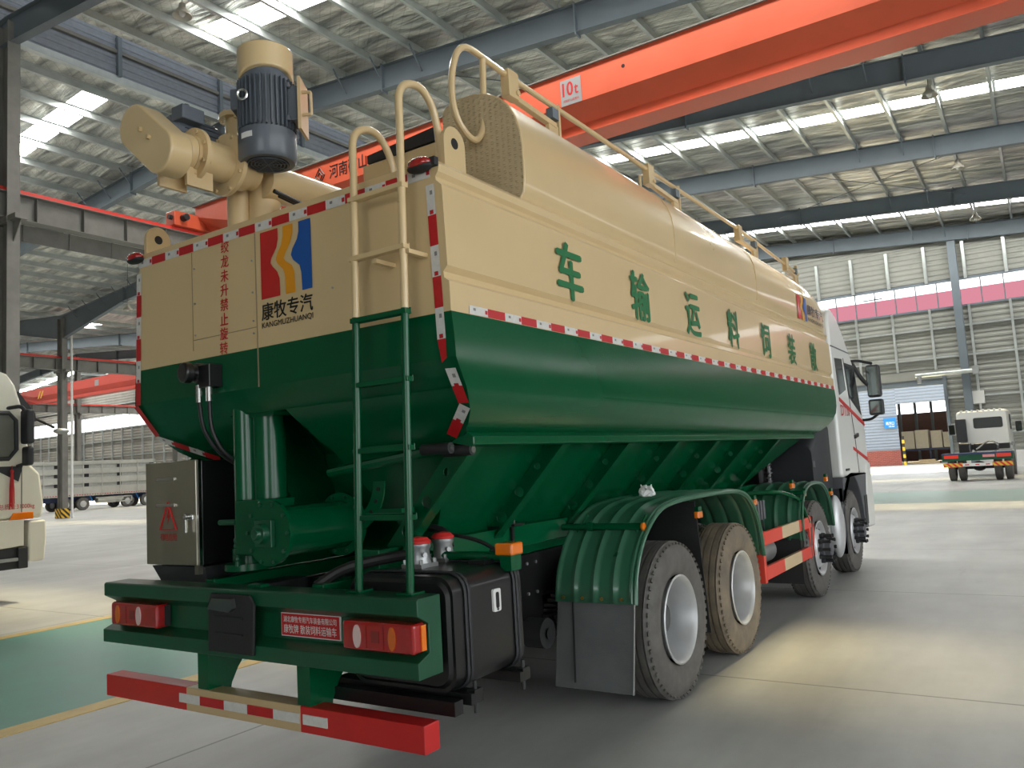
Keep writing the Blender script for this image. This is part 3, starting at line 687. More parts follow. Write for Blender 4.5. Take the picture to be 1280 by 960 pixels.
# raised dome along the right half of the roof, with checker end plate
dome = [(0.70, 3.10), (1.19, 3.10), (1.222, 3.14), (1.232, 3.22), (1.232, 3.40), (1.222, 3.49), (1.195, 3.58), (1.15, 3.66), (1.09, 3.72), (1.02, 3.76), (0.93, 3.785), (0.82, 3.79), (0.74, 3.775), (0.70, 3.74)]
def dsec(y, k): return [(x - (0.06 * (1 - k) if x > 1 else 0), y, 3.10 + (z - 3.10) * k) for x, z in dome]
b = B(); b.loft([dsec(0.75, 1), dsec(2.2, 1.0), dsec(4.0, 0.985), dsec(6.0, 0.975), dsec(7.3, 0.96), dsec(7.6, 0.93), dsec(7.85, 0.84), dsec(7.98, 0.70), dsec(8.04, 0.45)]); b.build('tank_dome', cream, T, angle=32)
b = B(); b.prism(dome, 'y', 0.735, 0.749); tag(b.build('checker_plate', checker, T, False), 'cream checker-pattern end plate of the dome')
b = B(); b.tube([(x, 0.745, z) for x, z in dome[1:]], 0.008, 8); b.build('plate_rim', cream, T)
for y in (2.9, 5.0, 6.9):
    b = B(); b.tube([(x + 0.001, y, z) for x, z in dome[2:11]], 0.004, 6); b.build('weld_seam', cream, T)
# hatch coaming with dark cover
b = B(); b.box(0.12, 0.66, 3.10, 0.70, 0.735, 3.55); b.build('hatch_coaming', cream_rear, T, False, bevel=0.01)
b = B(); b.prism([(0.17, 3.55), (0.70, 3.555), (0.70, 3.635), (0.17, 3.60)], 'y', 0.65, 0.736); b.build('hatch_cover', rubber, T, False)

# roof rail, loop and hinges
b = B(); rx = 0.98
b.tube(fillet([(rx, 1.0, 4.0), (rx, 0.56, 4.02), (rx, 0.455, 3.78), (rx, 0.47, 3.55), (rx, 0.64, 3.45), (rx, 0.755, 3.56), (rx, 0.775, 4.0)], 0.14, 6), 0.019, 10)
b.build('roof_rail_loop', cream, T)
b = B(); b.tube([(rx, 0.95, 4.0), (rx, 3.1, 3.99), (rx, 5.4, 4.0), (rx, 7.85, 3.92)], 0.018, 10); b.build('roof_rail', cream, T)
for ya, yb in ((1.06, 1.62), (3.1, 3.72), (5.4, 6.0), (7.25, 7.75)):
    b = B(); b.box(rx - 0.03, ya - 0.06, 3.86, rx + 0.03, ya + 0.05, 4.03); b.cyl((rx + 0.03, ya + 0.03, 3.9), (rx + 0.042, ya + 0.03, 3.9), 0.018, n=10)
    b.beam((rx, ya, 3.88), (rx, yb - 0.04, 3.86), 0.04, 0.035); b.box(rx - 0.02, yb - 0.012, 3.74, rx + 0.02, yb + 0.012, 4.02); b.box(rx - 0.015, yb - 0.14, 3.74, rx + 0.015, yb - 0.02, 3.86)
    o = b.build('rail_bracket', cream, T, bevel=0.003)
    b = B(); b.box(rx - 0.025, yb - 0.1, 3.9, rx + 0.025, yb - 0.02, 3.97); b.build('latch', dk_steel, o)
for y, s in ((0.16, 1), (0.12, -1), (7.9, 1)):
    x = s * 1.19; b = B(); pts = [(y - 0.085, 3.09), (y + 0.085, 3.09)] + [(y + 0.085 * math.cos(a), 3.24 + 0.085 * math.sin(a)) for a in [math.pi * k / 10 for k in range(11)]]
    b.prism(pts, 'x', x - 0.012, x + 0.012); o = b.build('lifting_lug', cream, T, False)
    b = B(); b.cyl((x - 0.013, y, 3.24), (x + 0.013, y, 3.24), 0.028, n=16); b.build('lug_hole', text_k, o)
b = B(); b.tube([(1.05, 2.75, 3.74), (1.05, 2.75, 3.83), (1.05, 2.8, 3.85)], 0.01, 6); b.build('roof_hook', cream, T)

# rear face: seams, tape, lettering, logo
b = B(); b.box(-0.093, -0.004, 2.17, -0.087, 0, 3.03); b.box(-0.664, -0.003, 2.44, -0.66, 0, 3.03); b.box(-0.66, -0.003, 2.50, -0.09, 0, 2.504); b.build('panel_seam', mat('seam_shadow_paint', (150, 132, 104), 0.5), T, False)
b = B()
for x, z in ((-0.64, 2.93), (-0.64, 2.72), (-0.64, 2.53), (-0.12, 2.88), (-0.12, 2.7), (-0.12, 2.54), (-0.12, 2.47), (0.5, 2.62)): b.cyl((x, -0.006, z), (x, 0.0, z), 0.006, n=8)
b.pieces('rivet', alu, T)
def tape(name, a, c, n, w, nrm, first=0, off=0.004):
    a, c, nrm = V(a), V(c), V(nrm).normalized(); d = (c - a) / n; u = nrm.cross(d).normalized() * w / 2; o = nrm * off
    b = B(); L = d.length; dd = d.normalized()
    for k in range(n):
        p = a + d * k + o; q = p + d; b.cm = (k + first) % 2
        b.quad(p - u, q - u, q + u, p + u)
        if b.cm == 1:
            o2 = nrm * 0.001; b.cm = 0; m_ = q - dd * min(0.03, L * 0.16)
            b.quad(m_ - u * 0.45 + o2, m_ + dd * 0.02 - u * 0.45 + o2, m_ + dd * 0.02 + u * 0.45 + o2, m_ + u * 0.45 + o2)
            b.cm = 2; m2 = p + dd * 0.03
            b.quad(m2 - u * 0.1 + o2, m2 + dd * 0.02 - u * 0.1 + o2, m2 + dd * 0.02 + u * 0.5 + o2, m2 + u * 0.5 + o2)
    return b.build(name, [tape_r, tape_w, tape_p], T, False, recalc=False)
tape('reflective_tape', (-1.2, 0, 3.06), (1.17, 0, 3.06), 17, 0.05, (0, -1, 0), 1)
tape('reflective_tape', (-1.2, 0, 3.0), (-1.225, 0, 2.17), 6, 0.05, (0, -1, 0), 1)
tape('reflective_tape', (1.165, 0, 3.0), (1.19, 0, 2.26), 5, 0.05, (0, -1, 0), 1)
b = B(); b.cm = 0; b.quad((1.165, -0.004, 2.26), (1.215, -0.004, 2.26), (1.215, -0.004, 2.17), (1.185, -0.004, 2.15)); b.build('reflective_tape', [tape_r], T, False, recalc=False)
# lower tape follows the slanted rear edges of the belly
def edge_tape(s):
    P = [(1.262, 2.16, 0.0), (1.25, 2.03, 0.09), (1.22, 1.95, 0.15), (1.10, 1.835, 0.262), (0.85, 1.80, 0.30)]
    b = B()
    for k in range(4):
        a, c = P[k], P[k + 1]
        for h in range(2):
            t0, t1 = h / 2, (h + 1) / 2
            A = [a[i] + (c[i] - a[i]) * t0 for i in range(3)]; C_ = [a[i] + (c[i] - a[i]) * t1 for i in range(3)]
            b.cm = (k) % 2
            n = V((0, -0.78, -0.62)).normalized() * 0.004
            dx = -0.05
            b.quad(V((s * A[0], A[2], A[1])) + n, V((s * C_[0], C_[2], C_[1])) + n, V((s * (C_[0] + dx), C_[2] - 0.01, C_[1] + 0.012)) + n, V((s * (A[0] + dx), A[2], A[1])) + n)
    b.build('reflective_tape', [tape_w, tape_r], T, False, recalc=False)
tape('reflective_tape', (1.225, 0.015, 2.13), (1.205, 0.13, 1.975), 2, 0.055, (0.1, -0.8, -0.6), 1, 0.016)
tape('reflective_tape', (1.20, 0.145, 1.965), (1.02, 0.265, 1.835), 2, 0.055, (0.1, -0.75, -0.65), 1, 0.018)
tape('reflective_tape', (-1.235, 0.0, 2.17), (-1.20, 0.12, 1.985), 1, 0.05, (0, -0.8, -0.6), 0, 0.016)
tape('reflective_tape', (-1.20, 0.13, 1.97), (-0.80, 0.285, 1.815), 4, 0.05, (0, -0.75, -0.65), 1, 0.018)
# red characters, one below the other
for k, ch in enumerate('绞龙未升禁止旋转'):
    q = text_fit('x', ch, text_r, None, (-0.352 - 0.004 * k, 0, 3.005 - 0.0835 * k), (1, 0, 0), (0, 0, 1), 0.07, 0.07, 0.003, 0.025)
    if q: q[0].build('red_character', text_r, T, False, recalc=False)
LX, LZ, LW, LH = -0.045, 2.645, 0.40, 0.375
def logo(parent, o, xd, zd, w, h, nd):
    o, xd, zd, nd = V(o), V(xd), V(zd), V(nd)
    shapes = [(red, [(0, 1), (.36, 1), (.36, .84), (.33, .72), (.22, .58), (.20, .51), (.24, .45), (.33, .36), (.37, .26), (.38, 0), (0, 0)]),
              (logo_o, [(.46, 1), (.655, 1), (.65, .86), (.60, .73), (.50, .60), (.465, .53), (.50, .48), (.62, .40), (.665, .30), (.68, 0), (.49, 0), (.485, .28), (.45, .37), (.34, .48), (.31, .54), (.34, .62), (.43, .75), (.455, .86)]),
              (logo_b, [(.77, 1), (1, 1), (1, 0), (.81, 0), (.80, .26), (.77, .37), (.65, .47), (.61, .55), (.64, .63), (.74, .76), (.77, .86)])]
    for m_, pts in shapes:
        b = B(); b.add([o + xd * (u * w) + zd * (v * h) + nd * 0.004 for u, v in pts], [tuple(range(len(pts)))]); b.build('logo_mark', m_, parent, False, recalc=False)
logo(T, (LX, 0, LZ), (1, 0, 0), (0, 0, 1), LW, LH, (0, -1, 0))
text('logo_lettering', '康牧专汽', text_k, T, (0.152, 0, 2.575), (1, 0, 0), (0, 0, 1), 0.40, 0.095, bold=0.03)
text('logo_latin', 'KANGMUZHUANQI', text_k, T, (0.152, 0, 2.498), (1, 0, 0), (0, 0, 1), 0.40, 0.036, bold=0.02)
# side: large green characters, tape, small logo
for k, ch in enumerate('车输运料饲装散'):
    q = text_fit('x', ch, text_g, None, (1.2435, 1.165 + 0.985 * k, 2.765 - 0.005 * k), (0, 1, 0), (0, 0, 1), 0.295, 0.335, 0.004, 0.042)
    if q: q[0].build('side_character', text_g, T, False, recalc=False)
tape('reflective_tape', (1.249, 0.14, 2.408), (1.249, 8.0, 2.408), 52, 0.042, (1, 0, 0), 1)
logo(T, (1.233, 6.56, 3.15), (0, 1, 0), (0, 0, 1), 0.42, 0.28, (1, 0, 0))
text('logo_lettering', '康牧专汽', text_k, T, (1.234, 7.42, 3.31), (0, 1, 0), (0, 0, 1), 0.8, 0.13, bold=0.03); text('logo_latin', 'KANGMUZHUANQI', text_k, T, (1.234, 7.42, 3.19), (0, 1, 0), (0, 0, 1), 0.8, 0.045, bold=0.02)
# top corner marker lamps
for s, x in ((1, 1.13), (-1, -1.2)):
    b = B(); b.sphere((x, -0.03, 3.10), 0.07, 0.04, 0.033); o = b.build('corner_lamp', lens_r, T)
    b = B(); b.sphere((x, -0.028, 3.086), 0.074, 0.036, 0.026); b.box(x - 0.03, -0.03, 3.08, x + 0.06 * s + 0.03, 0.0, 3.12); b.build('lamp_base', rubber, o)

# ladder
L = sub('ladder', T)
tops = ((0.745, 0.80), (1.055, 1.105))
for (xb, xt), (zt, yl, zl) in zip(tops, ((3.30, 0.16, 3.1), (3.44, 0.12, 3.1))):
    ym = -0.13; zsplit = 2.405; xs = xb + (xt - xb) * (zsplit - 1.125) / 2.1
    b = B(); b.tube([(xb, ym - 0.015, 1.12), (xs, ym, zsplit)], 0.019, 12); b.box(xb - 0.045, ym - 0.06, 1.126, xb + 0.045, ym + 0.03, 1.134); tag(b.build('rail', green, L), 'green lower half of a ladder rail')
    b = B(); b.tube([(xs, ym, zsplit)] + fillet([(xt, ym, zt - 0.17), (xt, ym, zt + 0.03), (xt, ym + 0.17, zt + 0.09), (xt, ym + 0.28, zt - 0.02), (xt, ym + 0.31, zl)], 0.12, 6), 0.019, 12); tag(b.build('rail', cream, L), 'cream upper half of a ladder rail with hoop')
for k, z in enumerate((1.46, 1.77, 2.08, 2.39, 2.69, 2.98)):
    xo = (z - 1.12) / 2.1 * 0.05
    b = B(); b.box(0.725 + xo, -0.15, z - 0.012, 1.075 + xo, -0.112, z + 0.012); b.box(0.725 + xo, -0.112, z - 0.012, 1.075 + xo, -0.106, z + 0.02); b.build('rung', green if z < 2.4 else cream, L, False, bevel=0.004)
for x, z in ((1.1, 2.655), (0.9, 2.645)): b = B(); b.box(x, -0.135, z, x + 0.03, 0.0, z + 0.02); b.build('standoff', cream, L, False)

# auger column, drives and arm
A = sub('auger_column', T)
b = B(); b.cyl((-0.26, 0.2, 1.25), (-0.26, 0.2, 2.3), 0.092, n=32); b.build('lower_tube', green, A)
b = B(); b.cyl((-0.37, 0.12, 1.2), (-0.37, 0.12, 2.3), 0.066, n=28); b.lathe([(0, 0.13), (0.035, 0.13)], (-0.37, 0.12, 1.17), (0, 0, 1), 28); b.build('side_tube', green, A)
b = B(); b.box(-0.30, -0.02, 1.26, -0.1, 0.24, 1.56); b.build('gear_housing', green, A, False, bevel=0.01)
b = B(); b.cyl((-0.44, -0.01, 1.44), (-0.30, -0.01, 1.44), 0.016, n=10); b.cyl((-0.31, 0.0, 1.2), (-0.31, 0.0, 1.44), 0.012, n=10)
for z in (1.24, 1.28, 1.31, 1.34): b.sphere((-0.31, 0.0, z), 0.02, n=10, m=6)
b.build('locking_pin', green_m, A)
b = B(); b.box(-0.46, 0.1, 2.02, -0.1, 0.3, 2.05); b.build('collar_plate', green, A, False)
b = B(); b.cyl((-0.265, 0.22, 3.0), (-0.265, 0.22, 3.82), 0.092, n=32); b.build('upper_tube', cream, A)
nx_, ny_ = -0.37, 0.12
b = B(); b.cyl((nx_, ny_, 3.0), (nx_, ny_, 3.83), 0.068, n=28); b.lathe([(0, 0.105), (0.03, 0.105)], (nx_, ny_, 3.80), (0, 0, 1), 28)
for k in range(8): b.cyl((nx_ + 0.088 * math.cos(k * math.pi / 4), ny_ + 0.088 * math.sin(k * math.pi / 4), 3.785), (nx_ + 0.088 * math.cos(k * math.pi / 4), ny_ + 0.088 * math.sin(k * math.pi / 4), 3.842), 0.011, n=6)
b.build('drive_shaft_tube', cream, A)
b = B(); b.cyl((-0.2, 0.15, 3.40), (-0.2, 6.8, 3.44), 0.105, n=28); b.box(-0.21, 0.3, 3.50, -0.19, 6.8, 3.52); b.build('discharge_arm', cream, A)
b = B()
for x, y in ((0.02, 0.35), (-0.02, 0.42)): b.tube(fillet([(x, y - 0.3, 3.26), (x, y, 3.22), (x + 0.05, y + 0.6, 3.2)], 0.1), 0.013, 8)
b.build('cable', hose_m, A)
# large motor
mx_, my_ = 0.012, 0.02
M_ = sub('auger_motor', T)
M_.location = (mx_, my_, 3.41); M_.rotation_euler = (0, 0, math.radians(33.5))      # local x points to the terminal box
b = B(); b.lathe([(0, 0.132), (0.03, 0.138), (0.30, 0.138), (0.33, 0.13), (0.46, 0.13)], (0, 0, 0.17), (0, 0, 1), 40)
for k in range(34):
    a = 2 * math.pi * k / 34; c_, s_ = math.cos(a), math.sin(a)
    b.beam((0.145 * c_, 0.145 * s_, 0.175), (0.145 * c_, 0.145 * s_, 0.455), 0.007, 0.026, (c_, s_, 0))
b.build('finned_body', motor_g, M_)
b = B(); b.lathe([(0.0, 0.13), (0.0, 0.145), (0.02, 0.158), (0.165, 0.158), (0.165, 0.13)], (0, 0, 0), (0, 0, 1), 40); b.build('fan_cover', motor_g, M_)
b = B(); b.lathe([(0, 0.115), (0.004, 0.115)], (0, 0, -0.003), (0, 0, 1), 32); fg = b.build('fan_grille', motor_d, M_)
b = B()
for r_ in (0.03, 0.05, 0.07, 0.09, 0.108): b.tube([(r_ * math.cos(k * math.pi / 12), r_ * math.sin(k * math.pi / 12), -0.006) for k in range(24)], 0.003, 4, True)
for k in range(8): b.beam((0, 0, -0.006), (0.11 * math.cos(k * math.pi / 4), 0.11 * math.sin(k * math.pi / 4), -0.006), 0.005, 0.004)
b.build('grille_wire', motor_g, fg)
b = B(); b.box(0.13, -0.06, 0.22, 0.19, 0.07, 0.42); b.box(0.13, -0.085, 0.21, 0.15, 0.085, 0.24); b.box(0.13, -0.085, 0.40, 0.15, 0.085, 0.43); b.build('terminal_box', motor_g, M_, False, bevel=0.006)
b = B(); b.box(0.195, -0.085, 0.16, 0.212, 0.085, 0.46); b.tube(fillet([(0.212, -0.05, 0.38), (0.262, -0.05, 0.38), (0.262, -0.05, 0.25), (0.212, -0.05, 0.25)], 0.01), 0.009, 6); b.build('mounting_plate', cream_rear, M_, False)
b = B(); b.tube([(-0.085 + 0.026 * math.cos(k * math.pi / 6), -0.155, 0.335 + 0.028 * math.sin(k * math.pi / 6)) for k in range(12)], 0.008, 6, True); b.build('eye_bolt', chrome, M_)
b = B(); b.box(-0.185, -0.06, 0.30, -0.12, 0.08, 0.42); b.build('side_foot', motor_g, M_, False, bevel=0.01)
n = 10; a0 = [math.radians(-132 + 3.2 * k) for k in range(n)]
b = B(); b.loft([[(0.1595 * math.cos(t), 0.1595 * math.sin(t), 0.10) for t in a0], [(0.1595 * math.cos(t), 0.1595 * math.sin(t), 0.132) for t in a0]], False, False); b.build('rating_label', frostw, M_, False)
# belt guard over motor and shaft (obround)
def obround(p, q, r, n=14):
    p, q = V(p), V(q); d = (q - p).normalized(); a = math.atan2(d.y, d.x); out = []
    for k in range(n + 1): t = a - math.pi / 2 + math.pi * k / n; out.append((q.x + r * math.cos(t), q.y + r * math.sin(t)))
    for k in range(n + 1): t = a + math.pi / 2 + math.pi * k / n; out.append((p.x + r * math.cos(t), p.y + r * math.sin(t)))
    return out
b = B(); gp = obround((-0.205, 0.2), (mx_, my_), 0.152)
b.loft([[(x, y, 3.915 - 0.17 * min(1, max(0, (0.10 - (x * 0.83 - y * 0.55)) / 0.5) ** 0.8)) for x, y in gp], [(x, y, 4.06) for x, y in gp]]); b.build('belt_guard', cream, T, bevel=0.012)
# rear drive of the discharge arm
D_ = sub('arm_drive', T)
ax = -0.225
def axis_pt(y): return V((ax, y, 3.432 + (y + 0.3) * 0.02))
b = B(); b.lathe([(0, 0.105), (0.42, 0.105)], axis_pt(-0.32), (0, 1, 0.02), 28)
for y0_, r_ in ((-0.30, 0.145), (-0.26, 0.0), (-0.09, 0.175)):
    if r_: b.lathe([(0, r_), (0.025, r_)], axis_pt(y0_), (0, 1, 0.02), 30)
b.lathe([(0, 0.14), (0.06, 0.12), (0.1, 0.12)], axis_pt(-0.06), (0, 1, 0.02), 28); b.build('flanged_tube', cream, D_)
b = B()
for y0_, r_ in ((-0.312, 0.125), (-0.102, 0.155)):
    for k in range(8):
        p = axis_pt(y0_) + V((r_ * math.cos(k * math.pi / 4 + 0.3), 0, r_ * math.sin(k * math.pi / 4 + 0.3))); b.cyl(p, p + V((0, 0.05, 0)), 0.011, n=6)
b.pieces('flange_bolt', cream_rear, D_)
pts = obround((-0.355, 3.545), (-0.135, 3.355), 0.118)
b = B(); b.prism(pts, 'y', -0.56, -0.43); cg = b.build('chain_cover', cream, D_, bevel=0.012)
b = B()
for x, z in ((-0.27, 3.50), (-0.20, 3.44)): b.cyl((x, -0.578, z), (x, -0.56, z), 0.013, n=6)
b.pieces('cover_bolt', cream_rear, cg)
b = B(); b.cyl(axis_pt(-0.44), axis_pt(-0.31), 0.10, n=24); b.box(-0.29, -0.46, 3.23, -0.27, -0.3, 3.36); b.box(-0.2, -0.36, 3.24, -0.18, -0.2, 3.36); b.build('bearing_stand', cream, D_)
b = B(); b.lathe([(0, 0.06), (0.03, 0.085), (0.3, 0.085), (0.34, 0.07)], (-0.36, -0.36, 3.60), (0, 1, 0.02), 24)
for k in range(18):
    a = 2 * math.pi * k / 18; p = V((-0.36 + 0.088 * math.cos(a), -0.3, 3.60 + 0.088 * math.sin(a))); b.beam(p, p + V((0, 0.22, 0)), 0.005, 0.014, (math.cos(a), 0, math.sin(a)))
b.build('small_motor', motor_g, D_)
b = B(); b.box(-0.31, -0.36, 3.62, -0.21, -0.22, 3.70); b.cyl((-0.26, -0.30, 3.70), (-0.26, -0.30, 3.725), 0.02, n=8); b.build('junction_box', motor_g, D_, False, bevel=0.008)

# drum under the tank
b = B(); dc = V((0.02, 0, 1.385))
b.lathe([(0, 0.172), (0.022, 0.172), (0.022, 0.135), (0.52, 0.135), (0.52, 0.18), (0.55, 0.18)], dc + V((0, -0.06, 0)), (0, 1, 0), 40); dr = b.build('auger_drum', green, T)
b = B(); b.box(dc.x - 0.07, -0.09, dc.z - 0.07, dc.x + 0.06, -0.06, dc.z + 0.07); b.lathe([(0, 0.025), (0.02, 0.03), (0.02, 0.05), (0.06, 0.055)], (dc.x - 0.005, -0.145, dc.z), (0, 1, 0), 24); b.build('bearing_block', green_m, dr, bevel=0.004)
b = B()
for k in range(10):
    a = k * math.pi / 5; p = V((dc.x + 0.155 * math.cos(a), -0.072, dc.z + 0.155 * math.sin(a))); b.cyl(p, p + V((0, 0.012, 0)), 0.011, n=6)
    p = V((dc.x + 0.16 * math.cos(a), 0.445, dc.z + 0.16 * math.sin(a))); b.cyl(p, p + V((0, 0.02, 0)), 0.011, n=6)
b.pieces('flange_bolt', green_m, dr)
# hydraulic motor and hoses at left
H = sub('hydraulic_motor', T)
b = B(); b.lathe([(0, 0.05), (0.01, 0.06), (0.05, 0.06), (0.05, 0.045), (0.08, 0.045), (0.08, 0.058), (0.16, 0.058), (0.16, 0.03), (0.2, 0.03)], (-0.55, -0.16, 2.29), (0.12, 1, 0), 18); b.box(-0.5, -0.09, 2.20, -0.40, 0.0, 2.33); b.build('motor_body', black, H, bevel=0.006)
for dx in (0.0, 0.09):
    b = B(); b.cyl((-0.52 + dx, -0.07, 2.12), (-0.52 + dx, -0.07, 2.22), 0.018, n=10); b.build('hose_fitting', chrome, H)
    b = B(); b.tube(fillet([(-0.52 + dx, -0.07, 2.12), (-0.51 + dx * 0.8, -0.06, 1.97), (-0.465 + dx * 0.5, -0.01, 1.85), (-0.44 + dx * 0.3, 0.10, 1.76), (-0.40 + dx * 0.2, 0.26, 1.72)], 0.12, 5), 0.012, 8); b.build('hose', hose_m, H)
# control cabinet
K = sub('control_cabinet', T)
b = B(); b.box(-1.215, 0.06, 1.19, -0.70, 0.47, 1.80); tag(b.build('cabinet_body', black, K, False, bevel=0.006), 'black side of the cabinet')
b = B(); b.box(-1.22, 0.035, 1.19, -0.72, 0.06, 1.805); dd_ = tag(b.build('door', steel, K, False, bevel=0.005), 'brushed steel cabinet door')
b = B(); b.box(-0.718, 0.04, 1.19, -0.70, 0.062, 1.805); b.build('door_edge', chrome, K, False)
b = B(); b.box(-0.815, 0.02, 1.455, -0.735, 0.035, 1.485); b.box(-0.80, 0.005, 1.38, -0.78, 0.022, 1.47); b.cyl((-0.785, 0.0, 1.475), (-0.785, 0.035, 1.475), 0.018, n=12); b.build('handle', chrome, dd_, bevel=0.003)
b = B()
for z in (1.70, 1.545): b.box(-1.10, 0.026, z - 0.008, -0.92, 0.034, z + 0.008)
b.pieces('hinge_strip', chrome, dd_, False)
b = B(); tr = [V((-1.07, 0.033, 1.40)), V((-0.91, 0.033, 1.40)), V((-0.99, 0.033, 1.56))]; b.tube([tr[0], tr[1], tr[2]], 0.007, 6, True); b.add([(-0.985, 0.033, 1.525), (-1.005, 0.033, 1.47), (-0.99, 0.033, 1.47), (-1.0, 0.033, 1.425), (-0.97, 0.033, 1.485), (-0.985, 0.033, 1.485), (-0.975, 0.033, 1.525)], [(0, 1, 2, 3, 4, 5, 6)]); b.build('warning_triangle', text_r, dd_)
text('warning_text', '有电危险', text_r, dd_, (-0.985, 0.0345, 1.355), (1, 0, 0), (0, 0, 1), 0.17, 0.045, bold=0.01)
b = B(); b.prism([(-1.2, 1.18), (-0.68, 1.18), (-0.66, 1.08), (-1.1, 1.08)], 'y', 0.06, 0.5); b.box(-1.0, 0.1, 1.0, -0.2, 0.4, 1.09); b.build('cabinet_tray', darkp, K, False)
b = B(); b.box(-0.735, 0.03, 1.14, -0.70, 0.06, 1.19); b.build('cabinet_foot', steel, K, False)

# cross bar, rollers, bracket behind the ladder
b = B(); b.tube([(0.12, 0.3, 1.68), (1.0, 0.3, 1.775)], 0.028, 10); b.build('cross_tube', green, T)
for x, y, z in ((0.86, 0.22, 1.765), (0.93, 0.30, 1.752)):
    b = B(); b.cyl((x, y, z), (x + 0.18, y, z), 0.028, n=16); o = b.build('rubber_roller', rubber, T); b = B(); b.cyl((x + 0.178, y, z), (x + 0.186, y, z), 0.018, n=12); b.build('roller_end', chrome, o)
b = B(); pts = [(0.23 + 0.28 * math.cos(a), 1.62 + 0.28 * math.sin(a)) for a in [math.radians(-70 + 7 * k) for k in range(11)]]; inn = [(0.23 + 0.20 * math.cos(a), 1.62 + 0.20 * math.sin(a)) for a in [math.radians(0 - 7 * k) for k in range(11)]]
b.prism(pts + inn, 'y', 0.31, 0.32); o = b.build('arc_bracket', green, T, False)
b = B()
for k in range(4):
    a = math.radians(-10 - 16 * k); c_ = (0.23 + 0.24 * math.cos(a), 1.62 + 0.24 * math.sin(a)); b.cyl((c_[0], 0.306, c_[1]), (c_[0], 0.31, c_[1]), 0.012, n=10)
b.pieces('bracket_hole', text_k, o)
b = B(); b.box(0.55, 0.2, 1.42, 0.72, 0.3, 1.48); b.build('stop_block', green, T, False)

# chassis frame, subframe
for s in (1, -1):
    b = B(); b.box(s * 0.38, -0.1, 0.76, s * 0.385, 9.6, 1.06); b.box(s * 0.385, -0.1, 1.05, s * 0.46, 9.6, 1.06); b.box(s * 0.385, -0.1, 0.76, s * 0.46, 9.6, 0.77); b.box(s * 0.455, 0.55, 0.62, s * 0.462, 1.9, 1.06)
    fr = b.build('chassis_rail', black, T, False)
    b = B()
    for k in range(9):
        for z in (0.80, 1.0): b.cyl((s * 0.462, 0.95 + 0.11 * k, z), (s * 0.474, 0.95 + 0.11 * k, z), 0.011, n=8)
    for k in range(8): b.cyl((s * 0.36, 0.1 + 0.1 * k, 0.95), (s * 0.38, 0.1 + 0.1 * k, 0.95), 0.008, n=8)
    b.pieces('bolt', alu, fr)
    b = B(); b.box(s * 0.45, 0.17, 1.14, s * 0.58, 6.6, 1.275); b.box(s * 0.38, -0.1, 1.065, s * 0.46, 6.8, 1.14); b.build('subframe_beam', green, T, False, bevel=0.006)
    b = B()
    for y in (1.38, 4.7):
        b.box(s * 0.585, y - 0.012, 0.72, s * 0.60, y + 0.012, 1.29); b.box(s * 0.4, y - 0.15, 1.278, s * 0.60, y + 0.14, 1.292)
        for dy in (-0.1, 0.1): b.cyl((s * 0.54, y + dy, 1.28), (s * 0.54, y + dy, 1.34), 0.01, n=8)
    b.build('u_bolt', black, T, False)
b = B(); b.box(-0.38, -0.06, 0.98, 0.38, 0.04, 1.06); b.box(-0.38, 0.6, 0.8, 0.38, 0.7, 1.05); b.box(-0.38, 4.9, 0.8, 0.38, 5.0, 1.05); b.build('cross_member', green_m, T, False)
for y in (2.48, 3.86, 6.65, 8.61):
    b = B(); b.cyl((-0.98, y, 0.535), (0.98, y, 0.535), 0.085, n=16)
    if y < 4: b.sphere((0, y, 0.55), 0.26, 0.24, 0.24)
    b.build('axle', black, T)
    for s in (1, -1):
        b = B()
        for k in range(6): b.box(s * 0.42, y - 0.6 + 0.05 * k, 0.62 + 0.025 * k, s * 0.52, y + 0.6 - 0.05 * k, 0.64 + 0.025 * k)
        b.build('leaf_spring', black, T, False)
b = B(); b.cyl((0.52, 1.62, 0.575), (0.66, 1.62, 0.575), 0.095, n=24); b.lathe([(0, 0.03), (0.02, 0.04)], (0.66, 1.62, 0.575), (1, 0, 0), 14); b.build('brake_chamber', rubber, T)

# wheels
def tyre(bb, o, s, W=0.275, R=0.535):
    h = W / 2
    prof = [(-h + 0.03, 0.295), (-h + 0.005, 0.34), (-h - 0.006, 0.42), (-h + 0.004, 0.48), (-h + 0.025, 0.517), (-h + 0.04, 0.527)]
    g = [(-0.085, 0.014), (-0.03, 0.014), (0.03, 0.014), (0.085, 0.014)]
    for c_, w_ in g: prof += [(c_ - 0.008, 0.534), (c_ - 0.006, 0.519), (c_ + 0.006, 0.519), (c_ + 0.008, 0.534)]
    prof += [(h - 0.04, 0.527), (h - 0.025, 0.517), (h - 0.004, 0.48), (h + 0.006, 0.42), (h - 0.005, 0.34), (h - 0.03, 0.295)]
    bb.lathe([(t * s + 0.0, r) for t, r in prof], o, (1, 0, 0), 56, False)
    for k in range(56):                                    # shoulder lugs
        a = 2 * math.pi * k / 56; c_, s_ = math.cos(a), math.sin(a)
        for e in (-1, 1):
            p = V(o) + V((e * (h - 0.026), 0.519 * c_, 0.519 * s_)); bb.beam(p - V((e * 0.0, 0.012 * c_, 0.012 * s_)), p + V((e * 0.014, 0.002 * c_, 0.002 * s_)), 0.03, 0.012, (0, c_, s_))
